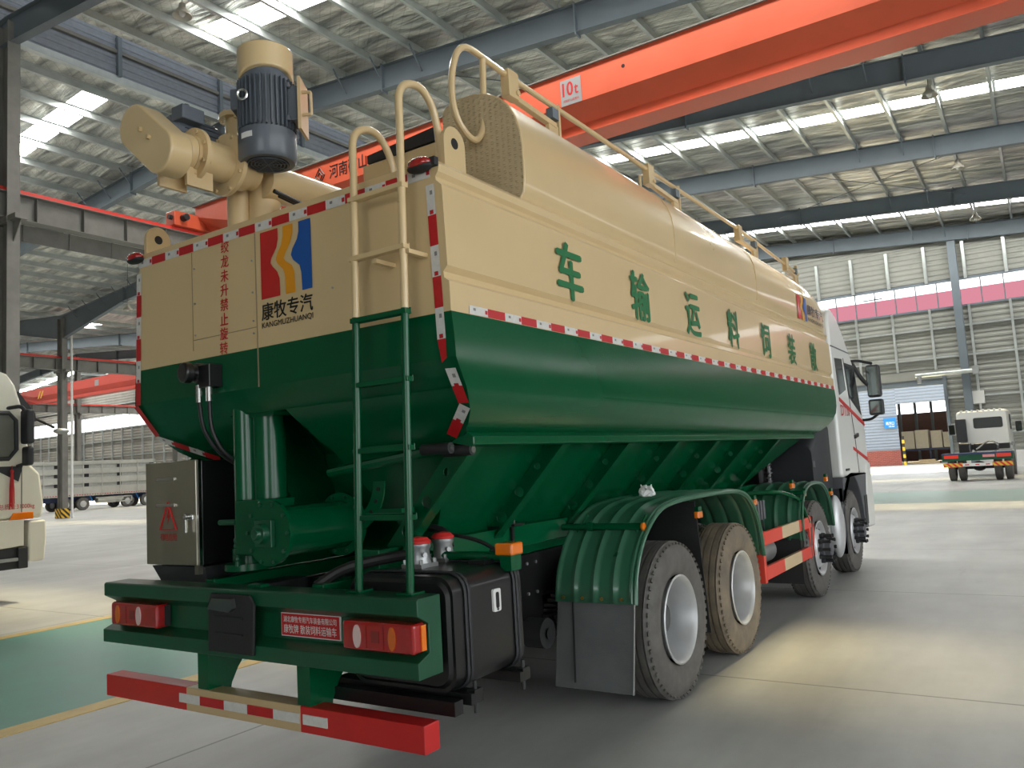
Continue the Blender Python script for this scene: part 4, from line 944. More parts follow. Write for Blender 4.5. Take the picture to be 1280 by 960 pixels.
def rear_wheel(y, s, dusty):
    w = sub('wheel', T)
    for xo in (1.085, 0.76):
        b = B(); tyre(b, (s * xo, y, 0.535), s); b.build('tyre', dusty if xo > 1 else tyrem, w)
    b = B()
    b.lathe([(s * 1.222, 0.302), (s * 1.226, 0.290), (s * 1.210, 0.278), (s * 1.19, 0.272), (s * 1.15, 0.262), (s * 1.06, 0.250), (s * 0.985, 0.246), (s * 0.965, 0.235), (s * 0.955, 0.20), (s * 0.945, 0.155), (s * 0.945, 0.06)], (0, y, 0.535), (1, 0, 0), 48, False)
    b.lathe([(s * 0.63, 0.30), (s * 0.63, 0.24), (s * 0.94, 0.24)], (0, y, 0.535), (1, 0, 0), 40, False); b.build('rim', rimm, w, solid=0.006)
    b = B(); b.lathe([(s * 0.93, 0.14), (s * 1.06, 0.13), (s * 1.1, 0.10), (s * 1.1, 0.0005)], (0, y, 0.535), (1, 0, 0), 32, False); b.build('hub', black, w)
    b = B()
    for k in range(10):
        a = k * math.pi / 5; b.cyl((s * 0.945, y + 0.168 * math.cos(a), 0.535 + 0.168 * math.sin(a)), (s * 0.985, y + 0.168 * math.cos(a), 0.535 + 0.168 * math.sin(a)), 0.016, n=6)
    b.pieces('lug_nut', alu, w)
    b = B()
    for k in range(10):
        a = (k + 0.5) * math.pi / 5; b.sphere((s * 0.958, y + 0.212 * math.cos(a), 0.535 + 0.212 * math.sin(a)), 0.006, 0.02, 0.02, 12, 6)
    b.pieces('hand_hole', text_k, w)
def front_wheel(y, s):
    w = sub('wheel', T)
    b = B(); tyre(b, (s * 1.085, y, 0.535), s); b.build('tyre', tyrem, w)
    b = B(); b.lathe([(s * 1.222, 0.302), (s * 1.226, 0.290), (s * 1.205, 0.276), (s * 1.15, 0.266), (s * 1.13, 0.25), (s * 1.17, 0.225), (s * 1.215, 0.19), (s * 1.225, 0.165), (s * 1.225, 0.11)], (0, y, 0.535), (1, 0, 0), 48, False); b.build('rim', rimm, w, solid=0.006)
    b = B(); b.lathe([(s * 1.2, 0.12), (s * 1.27, 0.115), (s * 1.28, 0.095), (s * 1.335, 0.09), (s * 1.345, 0.075), (s * 1.345, 0.0005)], (0, y, 0.535), (1, 0, 0), 32, False); b.build('hub', greyp, w)
    b = B()
    for k in range(10):
        a = k * math.pi / 5; c_ = (y + 0.143 * math.cos(a), 0.535 + 0.143 * math.sin(a))
        b.lathe([(s * 1.22, 0.026), (s * 1.265, 0.026), (s * 1.27, 0.018), (s * 1.335, 0.016), (s * 1.345, 0.021), (s * 1.36, 0.019)], (0, c_[0], c_[1]), (1, 0, 0), 8)
    b.pieces('nut_cover', darkp, w)
    b = B()
    for k in range(10):
        a = (k + 0.5) * math.pi / 5; b.sphere((s * 1.185, y + 0.222 * math.cos(a), 0.535 + 0.222 * math.sin(a)), 0.012, 0.022, 0.022, 12, 6)
    b.pieces('hand_hole', text_k, w)
for s in (1, -1):
    rear_wheel(2.48, s, tyrem); rear_wheel(3.86, s, tyre_d); front_wheel(6.65, s); front_wheel(8.61, s)

# fenders
def fender(path, x0, x1, s, nm='fender', m_=green_fender):
    path = fillet([(0, p[0], p[1]) for p in path], 0.22, 5); n = 41; secs = []
    for i, p in enumerate(path):
        d = (path[min(i + 1, len(path) - 1)] - path[max(i - 1, 0)]).normalized(); nr = V((0, -d.z, d.y))
        row = []
        for k in range(n):
            t = k / (n - 1); q = (t * 4 + 0.5) % 1.0
            h = 0.016 * max(0, math.cos((q - 0.5) * 2 * math.pi * 1.6)) if abs(q - 0.5) < 0.16 else 0
            if t > 0.94: h = -0.02 * (t - 0.94) / 0.06 + (0.012 if int((t - 0.94) * 100) % 2 else 0)
            row.append(p + nr * h + V((s * (x0 + (x1 - x0) * t), 0, 0)))
        secs.append(row)
    b = B(); b.loft(secs, False, False)
    o = b.build(nm, m_, T, solid=0.01, angle=40)
    b = B(); b.tube([p + V((s * (x1 + 0.006), 0, 0)) for p in path], 0.014, 8); b.tube([p + V((s * (x1 - 0.02), 0, 0)) + V((0, 0, 0.006)) for p in path], 0.012, 8); b.build('fender_lip', green_fender, o)
    return o
for s in (1, -1):
    f1 = fender([(1.755, 0.755), (1.79, 0.95), (1.95, 1.16), (2.22, 1.31), (2.55, 1.35), (3.2, 1.355), (3.85, 1.345), (4.15, 1.29), (4.36, 1.13), (4.46, 0.95), (4.49, 0.72)], 0.66, 1.225, s)
    b = B()
    for x in (0.72, 0.86, 1.0, 1.14): b.cyl((s * x, 1.738, 0.785), (s * x, 1.75, 0.785), 0.011, n=10)
    b.pieces('fender_bolt', brass, f1)
    b = B(); b.prism([(s * 0.60, 0.20), (s * 0.66, 0.77), (s * 1.215, 0.77), (s * 1.165, 0.20)], 'y', 1.775, 1.785); mf = b.build('mudflap', flapm, T, False)
    b = B(); b.beam((s * 0.755, 1.77, 0.24), (s * 0.775, 1.77, 0.76), 0.012, 0.008); b.build('flap_crease', rubber, mf, False)
    b = B(); b.beam((s * 1.165, 1.77, 0.20), (s * 1.215, 1.77, 0.76), 0.012, 0.006); b.build('flap_edge', mat('pale_bead', (150, 150, 148), 0.5), mf, False)
    b = B(); b.prism([(s * 0.60, 0.28), (s * 0.62, 1.30), (s * 1.12, 1.30), (s * 1.17, 0.30)], 'y', 3.165, 3.175); b.build('inner_flap', rubber, T, False)
    f3 = fender([(5.90, 0.70), (5.92, 0.95), (6.02, 1.13), (6.25, 1.25), (6.65, 1.275), (7.0, 1.24), (7.22, 1.1), (7.33, 0.9), (7.36, 0.72)], 0.66, 1.225, s)
    b = B(); b.prism([(s * 0.66, 0.25), (s * 0.66, 0.72), (s * 1.2, 0.72), (s * 1.2, 0.25)], 'y', 5.89, 5.90); b.build('mudflap', rubber, T, False)
b = B(); b.tube([(0.6, 2.0, 1.215), (1.2, 2.0, 1.215)], 0.023, 12); b.cyl((0.8, 2.0, 1.215), (0.84, 2.0, 1.215), 0.03, n=12)
for x in (0.72, 1.16):
    b.tube(fillet([(x, 2.0, 1.19), (x + 0.01, 1.98, 1.13), (x - 0.02, 1.96, 1.10)], 0.02), 0.008, 6); b.tube([(x + 0.02, 2.02, 1.21), (x + 0.05, 2.06, 1.29)], 0.008, 6)
st = b.build('fender_stay', green, T)
b = B(); b.cyl((1.2, 2.0, 1.215), (1.215, 2.0, 1.215), 0.026, n=16); b.build('amber_reflector', lens_a, st)
b = B(); b.tube(fillet([(0.55, 5.4, 1.22), (1.1, 5.6, 1.23), (1.2, 6.0, 1.13), (1.21, 6.25, 0.86)], 0.1), 0.022, 10); b.tube([(0.6, 6.05, 1.19), (1.24, 6.05, 1.19)], 0.02, 10); b.build('fender_stay', green, T)
def marker(x, y, z, sx=0.018, sy=0.05, sz=0.026):
    b = B(); b.box(x - sx, y - sy, z - sz, x + sx, y + sy, z + sz); o = b.build('marker_lamp', lens_a, T, False, bevel=0.008)
    b = B(); b.box(x - sx * 0.8, y - sy * 0.7, z + sz, x + sx * 0.8, y + sy * 0.7, z + sz + 0.035); b.build('lamp_bracket', green, o, False)
marker(1.19, 3.05, 1.205); marker(1.19, 4.45, 1.2); marker(1.2, 5.75, 1.28); marker(1.22, 6.15, 1.17, 0.018, 0.02, 0.025); marker(1.22, 7.2, 1.28); marker(1.22, 7.4, 1.1)
b = B(); b.tube([(0.5, 0.455, 1.215), (1.17, 0.455, 1.215)], 0.024, 12); arm = b.build('lamp_arm', green, T)
b = B(); b.box(1.16, 0.41, 1.15, 1.225, 0.50, 1.225); b.build('lamp_bracket', green, arm, False)
b = B(); b.box(1.135, 0.40, 1.225, 1.24, 0.505, 1.285); b.build('amber_lamp', lens_a, arm, False, bevel=0.01)

# fuel tank
F = sub('fuel_tank', T)
def rrect(x0, z0, x1, z1, r, n=6):
    out = []
    for cx, cz, a0_ in ((x1 - r, z1 - r, 0), (x0 + r, z1 - r, 90), (x0 + r, z0 + r, 180), (x1 - r, z0 + r, 270)):
        for k in range(n + 1): a = math.radians(a0_ + 90 * k / n); out.append((cx + r * math.cos(a), cz + r * math.sin(a)))
    return out
tp = [0.57, 0.68, 1.2, 1.185]
b = B(); b.loft([[(x, -0.045, z) for x, z in rrect(0.60, 0.71, 1.17, 1.155, 0.07)], [(x, -0.03, z) for x, z in rrect(0.585, 0.695, 1.185, 1.17, 0.08)], [(x, -0.03, z) for x, z in rrect(*tp, 0.085)], [(x, 0.52, z) for x, z in rrect(*tp, 0.085)]])
b.build('tank_shell', black, F)
for y in (0.045, 0.44):
    for dy in (0, 0.028):
        b = B(); pts = rrect(0.565, 0.675, 1.206, 1.191, 0.088); b.loft([[(x, y + dy, z) for x, z in pts], [(x, y + dy + 0.018, z) for x, z in pts]], True, False); b.build('strap', darkp, F, solid=0.006)
    b = B(); b.box(0.40, y - 0.03, 0.625, 1.24, y + 0.06, 0.672); b.cyl((1.225, y + 0.02, 0.58), (1.225, y + 0.02, 0.72), 0.009, n=8); b.box(1.205, y - 0.01, 0.67, 1.245, y + 0.05, 0.685); b.build('strap_bracket', black, F, False)
b = B(); b.box(0.45, -0.08, 0.60, 1.22, -0.02, 0.66); b.build('support_beam', black, F, False)
for x, y in ((0.79, 0.24), (0.75, 0.48)):
    b = B(); b.box(x - 0.065, y - 0.065, 1.185, x + 0.065, y + 0.065, 1.205); b.lathe([(0, 0.06), (0.015, 0.055), (0.07, 0.05), (0.085, 0.058), (0.1, 0.058)], (x, y, 1.2), (0, 0, 1), 24)
    for k in range(4): b.cyl((x + 0.052 * (1 if k % 2 else -1), y + 0.052 * (1 if k < 2 else -1), 1.2), (x + 0.052 * (1 if k % 2 else -1), y + 0.052 * (1 if k < 2 else -1), 1.225), 0.01, n=6)
    b.cyl((x + 0.05, y - 0.03, 1.25), (x + 0.075, y - 0.045, 1.25), 0.012, n=8); o = b.build('filler_neck', alu, F)
    b = B(); b.lathe([(0, 0.06), (0.012, 0.062), (0.02, 0.05), (0.028, 0.045), (0.034, 0.012)], (x, y, 1.302), (0, 0, 1), 12)
    b.build('filler_cap', redcap, o)
b = B(); b.prism(rrect(0.265, 0.98, 0.325, 1.085, 0.01, 3), 'x', 1.2, 1.212); gl = b.build('level_gauge', frostw, F, False); b = B(); b.prism(rrect(0.283, 0.995, 0.307, 1.07, 0.01, 3), 'x', 1.212, 1.215); b.cyl((1.2, 0.295, 0.99), (1.216, 0.295, 0.99), 0.006, n=6); b.build('gauge_slot', text_k, gl, False)
b = B(); b.cyl((1.05, 0.44, 1.19), (1.05, 0.52, 1.22), 0.03, n=10); b.box(1.0, 0.36, 1.185, 1.1, 0.5, 1.205); b.build('tank_sender', black, F)
b = B(); b.tube(fillet([(0.36, -0.05, 1.12), (0.45, 0.05, 1.2), (0.62, 0.2, 1.235), (0.76, 0.24, 1.25)], 0.12), 0.028, 10); b.build('filler_hose', hose_m, F)
b = B(); b.tube(fillet([(0.52, 0.55, 1.36), (0.72, 0.55, 1.34), (0.76, 0.53, 1.25)], 0.08), 0.022, 10); b.tube(fillet([(0.6, 0.55, 1.34), (0.9, 0.6, 1.28), (1.0, 0.6, 1.23)], 0.1), 0.011, 8); b.build('breather_hose', hose_m, F)

# rear bumper
Bu = sub('rear_bumper', T)
pf_ = [(-0.255, 1.118), (-0.255, 1.052), (-0.185, 1.012), (-0.185, 0.892), (-0.262, 0.862), (-0.262, 0.792), (-0.10, 0.792), (-0.10, 1.125), (-0.245, 1.125)]
b = B(); b.prism(pf_, 'x', -1.185, 1.185); b.build('bumper_beam', green_m, Bu, False, bevel=0.004)
for s, x0, x1, fl in ((1, 0.755, 1.172, 1), (-1, -1.085, -0.645, -1)):
    b = B(); b.box(x0, -0.275, 0.895, x1, -0.19, 1.022); o = b.build('tail_lamp', lens_r, Bu, False, bevel=0.016, segs=3)
    w = x1 - x0; u = (lambda t: x0 + w * t)
    xc, xa = (u(0.23), u(0.72)) if s > 0 else (u(0.63), u(0.17))
    b = B(); b.prism([(xc + 0.022 * math.cos(k * math.pi / 9), 0.958 + 0.05 * math.sin(k * math.pi / 9)) for k in range(18)], 'y', -0.281, -0.274); b.build('reverse_lens', lens_c, o, False)
    b = B(); b.prism([(xa + 0.02 * math.cos(k * math.pi / 9), 0.958 + 0.05 * math.sin(k * math.pi / 9)) for k in range(18)], 'y', -0.281, -0.274); b.build('indicator_lens', mat('lens_dark_amber', (206, 100, 24), 0.2, coat=0.8), o, False)
    b = B(); b.box(u(0.36), -0.279, 0.91, u(0.365), -0.274, 1.008); b.box(u(0.6), -0.279, 0.91, u(0.605), -0.274, 1.008); b.box(u(0.43), -0.278, 0.935, u(0.54), -0.274, 0.985); b.build('lens_rib', mat('lens_dark_red', (130, 14, 16), 0.2, coat=1), o, False)
    b = B(); b.box(x1 - 0.002, -0.225, 0.905, x1 + (0.006 if s > 0 else 0.012), -0.196, 1.012); b.build('side_lens', lens_a if s > 0 else rubber, o, False)
b = B(); b.prism([(-0.20, 0.815), (-0.195, 1.06), (-0.175, 1.105), (0.13, 1.105), (0.165, 1.06), (0.15, 0.815)], 'y', -0.276, -0.262); ph = b.build('number_plate_flap', rubber, Bu, False, bevel=0.006)
b = B(); b.box(-0.13, -0.285, 0.985, 0.08, -0.276, 0.995); b.box(-0.13, -0.285, 0.905, 0.08, -0.276, 0.913); b.build('plate_rib', rubber, ph, False)
b = B(); b.prism([(-0.17, 1.03), (-0.13, 1.085), (0.02, 1.085), (0.03, 1.04), (0.0, 1.02)], 'y', -0.30, -0.276); b.build('plate_lamp', mat('smoked_plastic', (60, 60, 60), 0.15, coat=1), ph, False)
b = B(); b.box(0.262, -0.193, 0.906, 0.665, -0.186, 1.018); sg = b.build('maker_plate', frostw, Bu, False)
b = B(); b.box(0.268, -0.196, 0.911, 0.659, -0.192, 1.013); b.build('plate_field', text_r, sg, False)
text('plate_text', '湖北康牧专用汽车装备有限公司', frostw, sg, (0.4635, -0.1962, 0.988), (1, 0, 0), (0, 0, 1), 0.36, 0.03, 0.001, 0.006); text('plate_text', '康牧牌 散装饲料运输车', frostw, sg, (0.4635, -0.1962, 0.943), (1, 0, 0), (0, 0, 1), 0.36, 0.042, 0.001, 0.008)
b = B(); b.box(0.70, -0.19, 0.93, 0.74, -0.186, 0.945); b.build('paint_chip', frostw, Bu, False)
b = B(); b.box(0.0, -0.18, 1.126, 0.10, -0.13, 1.14); b.build('bumper_clip', green, Bu, False)
U_ = sub('underride_guard', T)
for x0, x1, m_ in ((-1.185, -0.435, red), (-0.434, 0.434, cream_rear), (0.435, 1.185, red)):
    b = B(); b.box(x0, -0.245, 0.488, x1, -0.145, 0.606); tag(b.build('bar', m_, U_, False, bevel=0.004), 'cream middle of the guard bar' if m_ is cream_rear else 'red end of the guard bar')
b = B()
for k, (x0, x1) in enumerate(((-0.49, -0.315), (-0.315, -0.12), (-0.12, 0.06), (0.06, 0.25), (0.25, 0.43), (0.455, 0.615))):
    b.cm = (k + 1) % 2 if k < 5 else 1
    if k == 0: b.cm = 1
    b.box(x0, -0.249, 0.527, x1, -0.244, 0.572)
b.build('reflective_tape', [tape_r, tape_w], U_, False)
for x in (-0.345, 0.41):
    b = B(); b.box(x, -0.235, 0.53, x + 0.085, -0.225, 0.795); b.prism([(-0.225, 0.795), (0.05, 0.795), (0.0, 0.74), (-0.05, 0.68), (-0.09, 0.61), (-0.11, 0.53), (-0.225, 0.53)], 'x', x + 0.075, x + 0.085); b.build('bracket', green, U_, False)

# side guards and air tanks
for s in (1, -1):
    G = sub('side_guard', T)
    for z0 in (0.80, 0.49):
        for k, (ya, yb) in enumerate(((4.55, 5.15), (5.15, 5.8), (5.8, 6.38))):
            b = B(); b.box(s * 1.19, ya, z0, s * 1.225, yb, z0 + 0.115); tag(b.build('bar', cream if k == 1 else crane_o if False else mat('guard_red', (222, 70, 54), 0.4), G, False), 'cream middle of a guard bar' if k == 1 else 'red end of a guard bar')
    for y in (4.52, 6.22):
        b = B(); b.box(s * 1.18, y - 0.035, 0.47, s * 1.224, y + 0.035, 0.93); b.box(s * 0.9, y - 0.035, 0.47, s * 1.18, y - 0.02, 0.93) if y < 5 else None; b.build('post', MATS['guard_red'], G, False)
    b = B(); b.box(s * 1.195, 6.31, 0.49, s * 1.225, 6.40, 0.915); b.build('end_plate', MATS['guard_red'], G, False)
    b = B(); b.cyl((s * 0.95, 4.75, 0.66), (s * 0.95, 5.45, 0.66), 0.12, n=24); b.sphere((s * 0.95, 4.75, 0.66), 0.12, 0.06, 0.12); b.cyl((s * 0.95, 4.66, 0.64), (s * 0.95, 4.70, 0.64), 0.02, n=10); b.build('air_tank', alu, T)
    b = B(); b.box(s * 0.55, 4.95, 0.42, s * 0.85, 5.85, 0.95); b.build('battery_box', black, T, False, bevel=0.02)
    b = B()
    for k in range(5): b.box(s * 0.85, 4.66 + 0.09 * k, 1.0, s * 1.1, 4.72 + 0.09 * k, 1.18)
    b.pieces('cooler_fins', greyp, T, False)
    b = B(); b.sphere((s * 1.15, 7.90, 0.66), 0.09, 0.2, 0.39, 24, 16); b.build('heat_shield', rimm, T)
    b = B(); b.box(s * 0.7, 7.55, 0.35, s * 1.12, 8.0, 0.95); b.build('silencer_box', alu, T, False, bevel=0.05)
    b = B(); b.box(s * 0.78, 8.02, 0.30, s * 1.22, 8.05, 1.12); b.box(s * 1.19, 8.02, 0.30, s * 1.22, 8.13, 1.12); b.build('mudflap', darkp, T, False)

# between tank and cab
b = B(); b.loft([[(x, 7.35, z) for x, z in rrect(0.45, 1.1, 1.05, 1.7, 0.12)], [(x, 7.5, z) for x, z in rrect(0.4, 1.02, 1.12, 1.95, 0.12)], [(x, 8.05, z) for x, z in rrect(0.4, 1.02, 1.12, 2.0, 0.12)]]); b.build('intake_box', darkp, T)
b = B()
for k in range(8): b.lathe([(0, 0.12), (0.015, 0.14), (0.03, 0.12)], (0.98, 8.0, 1.78 + 0.033 * k), (0, 0, 1), 20)
b.build('intake_bellows', rubber, T)
b = B(); b.box(0.99, 7.36, 1.42, 1.08, 7.365, 1.5); b.build('intake_label', alu, T, False)
b = B(); b.box(-0.6, 7.1, 0.9, 0.5, 8.3, 1.55); b.cyl((-0.2, 6.6, 0.9), (-0.2, 9, 0.9), 0.18, n=16); b.build('gearbox', black, T, False, bevel=0.04)
b = B(); b.cyl((0.62, 6.95, 1.0), (0.62, 6.95, 1.75), 0.04, n=12); b.tube([(0.62 + 0.045 * math.cos(k), 6.95 + 0.045 * math.sin(k), 1.05 + 0.0055 * k * 1.4) for k in range(80)], 0.008, 5); b.build('cab_spring', black, T)

# cab
C_ = sub('cab', T)
arch = [(8.61 + 0.70 * math.cos(math.radians(a)), 0.58 + 0.70 * math.sin(math.radians(a))) for a in range(172, 5, -12)]
lower = [(8.12, 1.28), (8.12, 1.0), (7.92, 0.92)] + arch + [(9.32, 0.5), (9.92, 0.48), (9.98, 0.9), (9.97, 1.35), (9.95, 1.9), (9.9, 2.05)]
upper = [(9.72, 2.5), (9.56, 2.78), (9.3, 3.0), (9.0, 3.22), (8.65, 3.42), (8.35, 3.50), (8.18, 3.46), (8.12, 3.3)]
def cab_prism(pts, hw): b = B(); b.prism(pts, 'x', -hw, hw); return b
b = cab_prism([(8.12, 1.25), (9.97, 1.25)] + lower[-3:] + upper, 1.235); cs_ = b.build('cab_shell', whitep, C_, bevel=0.05, segs=3)
b = cab_prism([q for q in lower[1:] if q[1] < 1.3] + [(9.97, 1.26), (8.12, 1.26)], 1.235); b.build('lower_cladding', greyp, C_, bevel=0.02)
b = B(); b.prism([(9.5, 0.5), (9.96, 0.48), (10.02, 0.92), (10.0, 1.4), (9.72, 1.4), (9.55, 1.0)], 'x', -1.25, 1.25); b.build('front_bumper', whitep, C_, bevel=0.03)
X_ = 1.238
for s in (1, -1):
    def panel(nm, pts, m_, off=0.002, par=C_):
        b = B(); b.prism(pts, 'x', s * (X_ - 0.01), s * (X_ + off)); return b.build(nm, m_, par, False, bevel=0.0)
    panel('rear_window', [(8.27, 2.82), (8.72, 2.84), (8.80, 2.42), (8.36, 2.33)], cabglass, 0.003)
    panel('door_window', [(8.90, 2.76), (9.47, 2.77), (9.70, 2.14), (9.02, 2.36)], cabglass, 0.003)
    panel('window_surround', [(8.86, 2.80), (9.52, 2.80), (9.76, 2.09), (8.99, 2.33)], darkp, 0.0015)
    panel('red_stripe', [(8.34, 2.30), (9.92, 1.99), (9.92, 1.93), (8.34, 2.25)], text_r, 0.004)
    panel('red_stripe', [(8.95, 1.64), (9.9, 1.47), (9.9, 1.42), (8.95, 1.60)], text_r, 0.004)
    panel('door_gap', [(8.83, 2.86), (8.845, 2.86), (9.14, 1.8), (9.2, 1.28), (9.185, 1.28), (9.12, 1.8)], darkp, 0.002)
    panel('door_handle', [(9.08, 1.80), (9.32, 1.83), (9.32, 1.78), (9.08, 1.75)], text_k, 0.02)
    panel('side_badge', [(8.32, 1.36), (8.55, 1.36), (8.55, 1.33), (8.32, 1.33)], text_k, 0.004)
    panel('deflector_gap', [(8.14, 2.98), (9.25, 2.97), (9.25, 2.955), (8.14, 2.965)], greyp, 0.002)
    panel('entry_step', [(9.35, 0.95), (9.9, 0.95), (9.9, 0.55), (9.35, 0.55)], darkp, 0.004)
    Mi = sub('mirror', C_)
    b = B(); b.box(s * 1.34, 9.80, 2.34, s * 1.53, 9.94, 2.82); b.build('mirror_housing', darkp, Mi, False, bevel=0.04, segs=3)
    b = B(); b.box(s * 1.36, 9.795, 2.37, s * 1.51, 9.80, 2.79); b.build('mirror_glass', mirror_s, Mi, False)
    b = B(); b.box(s * 1.34, 9.80, 2.08, s * 1.54, 9.92, 2.31); b.build('mirror_housing', darkp, Mi, False, bevel=0.03, segs=3)
    b = B(); b.box(s * 1.36, 9.795, 2.11, s * 1.52, 9.80, 2.28); b.build('mirror_glass', mirror_s, Mi, False)
    b = B(); b.tube(fillet([(s * 1.15, 9.45, 2.84), (s * 1.25, 9.6, 2.89), (s * 1.43, 9.85, 2.84)], 0.08), 0.022, 8); b.tube(fillet([(s * 1.2, 9.85, 2.02), (s * 1.35, 9.87, 2.02), (s * 1.46, 9.87, 2.1)], 0.06), 0.02, 8); b.tube(fillet([(s * 1.2, 9.6, 2.85), (s * 1.3, 9.75, 2.6), (s * 1.38, 9.85, 2.5)], 0.1), 0.03, 8); b.pieces('mirror_arm', text_k, Mi)
text('cab_lettering', 'DTN', text_r, C_, (1.241, 8.62, 2.13), (0, 1, 0), (0, 0, 1), 0.55, 0.14, bold=0.01)
b = B(); b.prism([(9.74, 2.45), (9.57, 2.76), (9.6, 2.78), (9.93, 2.05), (9.9, 2.04)], 'x', -1.12, 1.12); b.build('windscreen', cabglass, C_, False)
b = B(); b.box(-1.1, 8.06, 2.2, 1.1, 8.12, 2.9); b.build('cab_rear_recess', greyp, C_, False)

# crumpled tissue on the fender
b = B(); random.seed(3); pts = []
b.sphere((0, 0, 0.03), 0.06, 0.05, 0.04, 14, 9); b.v = [(x + random.uniform(-.012, .012), y + random.uniform(-.012, .012), max(0.0, z + random.uniform(-.014, .016))) for x, y, z in b.v]
for k in range(3): b.cyl((0.02 * k - 0.02, 0.0, 0.03), (0.05 * k - 0.05, 0.02 - 0.02 * k, 0.085), 0.018, 0.004, 6)
o = b.build('crumpled_tissue', paperm, None, True, angle=20); o.location = (1.06, 2.42, 1.385); tag(o, 'white crumpled tissue lying on the rear green fender', 'tissue')

# ================================================================== OTHER VEHICLES
# pale tractor cab at left
W = thing('truck_cab', (-11.25, 2.4, 0), 'ivory truck parked at the left edge, cab side with red weight lettering', 'truck')
sx = 1.25
prof = [(-2.0, 0.75), (0.05, 0.75), (0.1, 0.95), (0.32, 1.1), (0.62, 1.1), (0.7, 1.28), (1.38, 1.28), (1.40, 1.5), (1.34, 1.98), (1.20, 2.12), (1.12, 2.75), (1.06, 3.05), (0.96, 3.38), (0.84, 3.55), (0.55, 3.66), (-0.2, 3.72), (-1.0, 3.72), (-1.35, 3.6), (-1.45, 2.9), (-1.45, 0.95)]
prof = prof[1:]
b = B(); b.prism(prof, 'x', -sx, sx); b.build('cab_shell', ivory, W, bevel=0.06, segs=3)
b = B(); b.prism([(1.14, 0.60), (1.40, 0.60), (1.43, 0.95), (1.42, 1.24), (1.16, 1.24)], 'x', -sx - 0.01, sx + 0.01); b.build('front_bumper', ivory, W, bevel=0.04, segs=3)
b = B(); b.prism([(0.30, 1.22), (0.42, 0.86), (0.48, 0.83), (1.08, 0.86), (1.08, 1.27), (0.32, 1.27)], 'x', sx - 0.05, sx + 0.02); b.build('wheel_arch_panel', ivory, W, bevel=0.015)
b = B(); b.box(sx - 0.35, 0.42, 0.52, sx + 0.0, 1.14, 0.84); b.build('step_well', darkp, W, False)
b = B(); b.box(sx - 0.1, 0.40, 0.64, sx + 0.05, 1.12, 0.69); b.build('entry_step', alu, W, False)
for y0_, y1_, z1_ in ((0.40, 0.48, 0.86), (0.98, 1.12, 0.84)): b = B(); b.box(sx - 0.05, y0_, 0.52, sx + 0.06, y1_, z1_); b.build('step_bracket', darkp, W, False, bevel=0.01)
b = B(); b.prism([(0.86, 1.27), (1.22, 1.27), (1.22, 1.38), (0.92, 1.38)], 'x', sx, sx + 0.025); b.build('side_indicator', lens_a, W, bevel=0.01)
b = B(); b.prism([(-0.6, 2.22), (0.86, 2.24), (0.95, 2.38), (0.94, 2.80), (0.86, 2.9), (-0.6, 2.92)], 'x', sx - 0.02, sx + 0.006); b.build('door_window', cabglass2, W, False)
b = B(); pw = [(-0.6, 2.2), (0.86, 2.22), (0.97, 2.36), (0.96, 2.82), (0.86, 2.93), (-0.6, 2.95)]; b.tube([(sx + 0.005, y, z) for y, z in pw], 0.035, 8, True); b.build('window_rubber', darkp, W)
b = B(); b.tube([(sx + 0.003, 1.05, z) for z in (1.3, 1.6, 1.95, 2.15)], 0.006, 6); b.build('door_gap', darkp, W)
b = B(); b.prism([(1.17, 2.2), (1.09, 2.85), (1.13, 2.86), (1.25, 2.14)], 'x', -1.15, 1.15); b.build('windscreen', cabglass2, W, False)
b = B(); b.tube([(0.55, 0.85 + 0.0, 2.3), (0.55, 0.98, 2.45)], 0.02, 8); b.tube([(0.55 + 0.22 * math.cos(k * math.pi / 10), 0.82, 2.36 + 0.22 * math.sin(k * math.pi / 10)) for k in range(20)], 0.018, 6, True); b.build('steering_wheel', darkp, W)
Mi = sub('mirror', W)
b = B(); b.box(sx + 0.04, 1.0, 2.44, sx + 0.28, 1.12, 2.98); b.box(sx + 0.04, 1.02, 2.10, sx + 0.26, 1.12, 2.40); b.build('mirror_housing', darkp, Mi, False, bevel=0.04, segs=3)
b = B(); b.tube(fillet([(sx - 0.05, 0.8, 3.0), (sx + 0.1, 1.0, 3.04), (sx + 0.16, 1.06, 2.9)], 0.06), 0.03, 8); b.tube([(sx, 0.98, 2.1), (sx + 0.12, 1.06, 2.14)], 0.025, 8); b.tube([(sx + 0.1, 0.6, 2.93), (sx + 0.05, 0.2, 2.95)], 0.05, 8); b.pieces('mirror_arm', darkp, Mi)
b = B(); b.prism([(1.0, 3.25), (1.06, 3.3), (1.32, 2.95), (1.34, 2.82), (1.24, 2.80)], 'x', 0.98, 1.12); b.tube([(1.05, 1.28, 2.9), (1.12, 1.62, 2.72)], 0.022, 8); b.build('front_mirror_arm', darkp, W, bevel=0.02)
b = B(); b.sphere((1.14, 1.72, 2.66), 0.07, 0.13, 0.05); b.build('front_mirror', alu, W)
b = B(); b.prism([(0.62, 2.10), (0.72, 2.02), (1.0, 1.86), (1.06, 2.10)], 'x', sx, sx + 0.012); b.build('mirror_base', darkp, W, False)
text('weight_lettering', '总质量:31000kg', text_r, W, (sx + 0.003, 0.98, 1.47), (0, 1, 0), (0, 0, 1), 0.52, 0.10, bold=0.0)
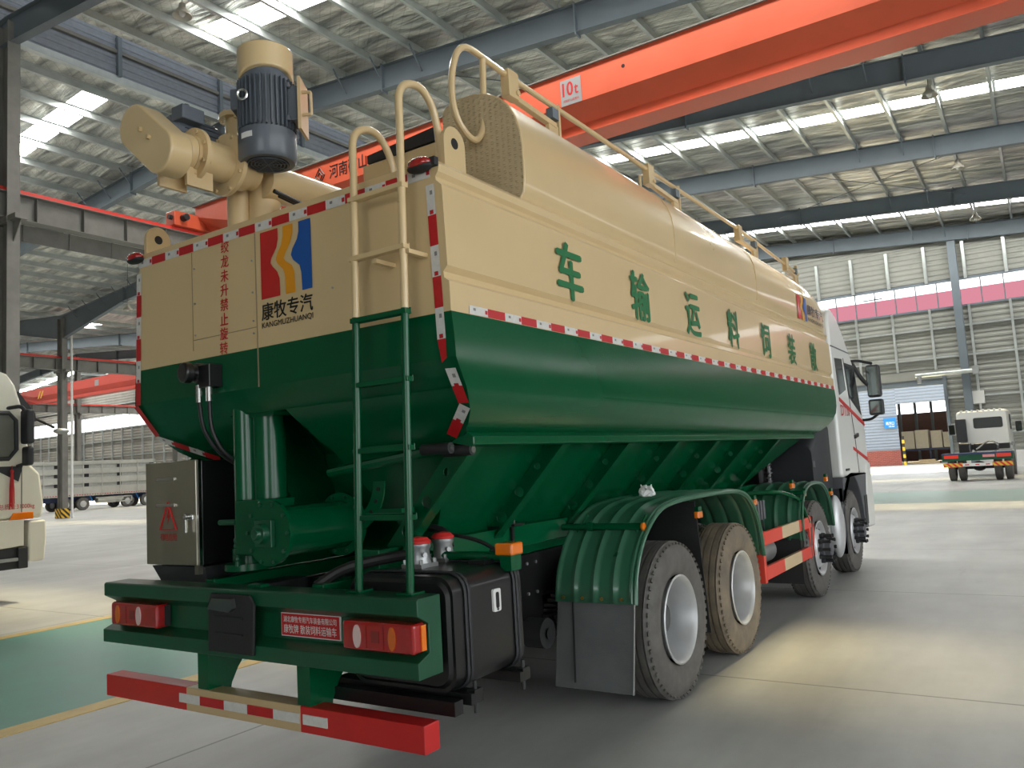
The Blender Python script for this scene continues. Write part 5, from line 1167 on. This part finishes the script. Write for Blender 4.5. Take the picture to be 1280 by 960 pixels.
for s in (1, -1):
    for y in (-0.32,):
        w = sub('wheel', W); b = B(); b.lathe([(s * 0.93, 0.29), (s * 0.92, 0.42), (s * 0.95, 0.52), (s * 0.97, 0.535), (s * 1.19, 0.535), (s * 1.21, 0.52), (s * 1.225, 0.42), (s * 1.2, 0.29)], (0, y, 0.535), (1, 0, 0), 40, False); b.build('tyre', tyrem, w)
        b = B(); b.lathe([(s * 1.2, 0.30), (s * 1.14, 0.25), (s * 1.2, 0.17), (s * 1.21, 0.0005)], (0, y, 0.535), (1, 0, 0), 32, False); b.build('rim', rimm, w)
for x in (-0.41, 0.41): b = B(); b.box(x - 0.04, -6.5, 0.75, x + 0.04, 0.4, 1.05); b.build('chassis_rail', black, W, False)
b = B(); b.box(-1.2, -6.6, 1.15, 1.2, -1.7, 2.9); b.build('cargo_body', ivory, W, False, bevel=0.05)
for s in (1, -1):
    w = sub('wheel', W); b = B(); b.lathe([(s * 0.6, 0.29), (s * 0.6, 0.535), (s * 1.2, 0.535), (s * 1.22, 0.42), (s * 1.2, 0.29)], (0, -5.0, 0.535), (1, 0, 0), 40, False); b.build('tyre', tyrem, w)
# red tassel on its mirror
b = B(); b.sphere((0, 0, -0.03), 0.025, 0.025, 0.03, 10, 8); b.cyl((0, 0, 0.06), (0, 0, 0.0), 0.006, n=6)
random.seed(5)
for k in range(16):
    a = random.uniform(0, 6.28); b.tube([(0.012 * math.cos(a), 0.012 * math.sin(a), -0.05), (0.022 * math.cos(a), 0.03 * math.sin(a), -0.3), (0.02 * math.cos(a), 0.035 * math.sin(a), -0.5 - random.uniform(0, 0.12))], 0.006, 5)
o = b.build('tassel', text_r, None); o.location = (-11.25 + sx + 0.06, 2.4 + 0.88, 2.05); tag(o, 'red tassel hanging below the mirror of the ivory truck', 'tassel')

# chassis truck at right, seen from the rear
R_ = thing('chassis_truck', (1.14, 33.0, 0), 'white bare chassis truck with green rear bumper, seen from behind', 'truck')
b = B(); b.loft([[(x, 4.6, z) for x, z in rrect(-0.86, 1.35, 0.98, 2.78, 0.14)], [(x, 4.75, z) for x, z in rrect(-0.92, 1.3, 1.04, 2.84, 0.14)], [(x, 6.3, z) for x, z in rrect(-0.98, 1.2, 1.1, 2.82, 0.14)], [(x, 6.6, z) for x, z in rrect(-0.98, 1.0, 1.1, 1.9, 0.1)]]); b.build('cab_shell', whitep, R_)
b = B()
for k in range(8): b.box(-0.75 + 0.21 * k, 4.62, 2.80, -0.65 + 0.21 * k, 6.2, 2.875)
b.pieces('roof_rib', whitep, R_, False, bevel=0.02)
b = B(); b.prism(rrect(-0.28, 2.06, 0.82, 2.52, 0.08), 'y', 4.585, 4.61); b.build('rear_window', cabglass, R_, False)
b = B(); b.box(-0.95, 4.2, 1.5, -0.55, 4.6, 2.5); b.build('intake_stack', darkp, R_, False, bevel=0.03)
b = B(); b.box(-0.9, 4.1, 1.15, 1.0, 4.62, 1.38); b.build('cab_mount', black, R_, False, bevel=0.02)
b = B(); b.box(-0.3, 3.6, 1.1, 0.6, 4.2, 1.42); b.box(-0.85, 3.4, 1.02, -0.4, 4.1, 1.45); b.build('engine_cover', black, R_, False, bevel=0.05)
b = B(); b.tube(fillet([(-0.2, 3.4, 1.18), (0.25, 3.4, 1.5), (0.45, 3.4, 1.5), (0.62, 3.4, 1.3)], 0.15), 0.035, 8); b.build('air_pipe', chrome, R_)
for x in (-0.385, 0.385): b = B(); b.box(x - 0.035, 0.1, 0.8, x + 0.035, 6, 1.05); b.build('chassis_rail', black, R_, False)
b = B(); b.box(-1.2, 0.0, 0.80, 1.2, 0.12, 1.03); rb = b.build('bumper_beam', green_m, R_, False)
b = B(); b.box(-1.2, -0.02, 1.03, 1.2, 1.2, 1.09); b.build('deck_plate', navy, R_, False)
for x0, x1 in ((-1.12, -0.62), (0.65, 1.14)): b = B(); b.box(x0, -0.02, 0.90, x1, 0.0, 1.03); b.build('tail_lamp', mat('lens_red_bright', (230, 60, 40), 0.3, coat=1), R_, False)
b = B(); b.box(0.2, -0.02, 0.91, 0.6, 0.0, 1.01); b.build('maker_plate', mat('pale_pink_plate', (214, 150, 150), 0.5), R_, False)
for x0, x1 in ((-1.17, -0.5), (0.5, 1.17)): b = B(); b.box(x0, -0.03, 0.56, x1, 0.05, 0.72); b.build('striped_guard', hazard_ry, R_, False)
b = B(); b.box(-0.5, -0.03, 0.58, 0.5, 0.05, 0.70); b.build('guard_bar', frostw, R_, False); b = B()
for x in (-0.35, 0.0, 0.35): b.box(x - 0.07, -0.036, 0.62, x + 0.07, -0.03, 0.66)
b.build('reflective_tape', tape_r, R_, False)
b = B(); b.sphere((0.0, 1.0, 0.55), 0.25, 0.22, 0.2); b.cyl((-0.9, 1.0, 0.52), (0.9, 1.0, 0.52), 0.08, n=12); b.build('axle', black, R_)
for s in (1, -1):
    for x in (0.62, 0.97):
        w = sub('wheel', R_); b = B(); b.lathe([(s * (x - 0.12), 0.25), (s * (x - 0.135), 0.4), (s * (x - 0.11), 0.5), (s * (x - 0.09), 0.51), (s * (x + 0.09), 0.51), (s * (x + 0.11), 0.5), (s * (x + 0.135), 0.4), (s * (x + 0.12), 0.25)], (0.03, 1.0, 0.51), (1, 0, 0), 32, False); b.build('tyre', tyrem, w)
        b = B(); b.lathe([(s * (x + 0.12), 0.26), (s * (x + 0.02), 0.22), (s * (x + 0.02), 0.0005)], (0.03, 1.0, 0.51), (1, 0, 0), 24, False); b.build('rim', rimm, w)
    b = B(); b.lathe([(s * 0.85, 0.25), (s * 0.85, 0.5), (s * 1.08, 0.5), (s * 1.1, 0.25), (s * 1.06, 0.0005)], (0.03, 5.3, 0.51), (1, 0, 0), 28, False); b.build('front_wheel', tyrem, R_)
    Mi = sub('mirror', R_); b = B(); x = 0.06 + s * 1.3; b.box(x - 0.12, 5.85, 1.85, x + 0.12, 5.95, 2.3); b.build('mirror_housing', darkp, Mi, False, bevel=0.04); b = B(); b.box(x - 0.1, 5.84, 1.88, x + 0.1, 5.85, 2.27); b.build('mirror_glass', mirror_s, Mi, False)
    for z0, z1 in ((1.8, 1.85), (2.35, 2.3)): b = B(); b.tube([(0.06 + s * 1.05, 5.9, z0), (x, 5.9, z1)], 0.03, 6); b.pieces('mirror_arm', alu, Mi)
b = B(); b.box(1.06, 4.9, 1.28, 1.14, 6.2, 1.42); b.box(1.1, 5.0, 0.55, 1.14, 5.0 + 1.1, 1.3); b.build('side_step', alu, R_, False)
b = B(); b.prism([(5.1, 1.95), (6.1, 1.95), (6.0, 2.55), (5.1, 2.6)], 'x', 1.06, 1.105); b.build('door_window', cabglass, R_, False)

# livestock truck far left
S_ = thing('livestock_truck', (-66.0, 36.0, 0), 'silver slatted livestock truck far off at left behind the striped column', 'truck')
alu2 = mat('bright_aluminium', (190, 190, 184), 0.42, metal=0.5, noise=0.12, scale=1.2)
sx2 = 1.25
b = B(); b.box(-sx2, -8.4, 1.2, sx2, 4.9, 1.35); b.build('deck_sill', alu2, S_, False)
b = B(); b.box(-1.15, -8.3, 1.3, 1.15, 4.8, 4.05); b.build('crate_core', mat('crate_shade_sheet', (170, 172, 168), 0.6, noise=0.15), S_, False)
b = B()
for z0, z1 in ((1.35, 1.95), (2.25, 2.75), (3.05, 3.5), (3.85, 4.15)):
    b.box(1.16, -8.4, z0, sx2, 4.9, z1); b.box(-sx2, -8.4, z0, -1.16, 4.9, z1)
b.box(-sx2, 4.8, 1.35, sx2, 4.92, 4.15); b.box(-sx2, -8.42, 1.35, sx2, -8.3, 4.15)
b.build('side_panel', alu2, S_, False)
b = B()
for k in range(9):
    y = -8.3 + 1.63 * k; b.box(sx2, y - 0.05, 1.3, sx2 + 0.03, y + 0.05, 4.18); b.box(-sx2 - 0.03, y - 0.05, 1.3, -sx2, y + 0.05, 4.18)
b.pieces('side_post', alu2, S_, False)
b = B()
for y in (-6.6, -4.0, -1.5, 1.4, 4.45):
    for z in (1.98, 2.78, 3.53): b.box(sx2 - 0.05, y - 0.18, z, sx2 + 0.02, y + 0.18, z + 0.28)
b.pieces('vent_opening', text_k, S_, False)
b = B()
for k in range(60): b.box(sx2, -8.3 + 0.22 * k, 1.27, sx2 + 0.015, -8.19 + 0.22 * k, 1.33)
b.build('reflective_tape', tape_r, S_, False)
b = B(); b.box(-0.45, -8, 0.75, 0.45, 6.5, 1.15); b.build('chassis_rail', navy, S_, False)
b = B(); b.cyl((0.95, -0.5, 0.78), (0.95, 1.8, 0.78), 0.26, n=20); b.build('fuel_tank', alu2, S_)
b = B(); b.box(1.18, -0.7, 0.5, 1.22, 2.6, 0.6); b.box(1.18, -0.7, 0.92, 1.22, 2.6, 1.0); b.box(1.18, 1.1, 0.5, 1.22, 1.2, 1.0); b.box(1.18, 2.5, 0.5, 1.22, 2.6, 1.0); b.build('side_guard', alu2, S_, False)
for y in (-3.2, -1.75, 2.2, 4.0, 6.0):
    for s in (1, -1):
        w = sub('wheel', S_); b = B(); b.lathe([(s * 0.9, 0.28), (s * 0.9, 0.53), (s * 1.18, 0.53), (s * 1.22, 0.42), (s * 1.2, 0.28)], (0, y, 0.535), (1, 0, 0), 28, False); b.build('tyre', tyrem, w)
        b = B(); b.lathe([(s * 1.2, 0.3), (s * 1.14, 0.25), (s * 1.19, 0.15), (s * 1.19, 0.0005)], (0, y, 0.535), (1, 0, 0), 24, False); b.build('rim', rimm, w)
b = B()
for y in (-0.95, 3.2, 4.75):
    b = B(); b.beam((sx2 - 0.03, y, 0.65), (sx2 - 0.03, y - 0.25, 1.15), 0.06, 0.06, (1, 0, 0)); b.build('mudguard_stay', blue, S_, False)
b = B(); b.prism([(5.0, 0.9), (7.0, 0.9), (7.0, 2.0), (6.8, 3.0), (6.2, 3.5), (5.0, 3.6)], 'x', -1.22, 1.22); b.build('cab_shell', whitep, S_, bevel=0.08)
b = B(); b.prism([(5.4, 2.05), (6.7, 2.05), (6.5, 2.8), (5.4, 2.85)], 'x', 1.215, 1.23); b.build('door_window', cabglass, S_, False)
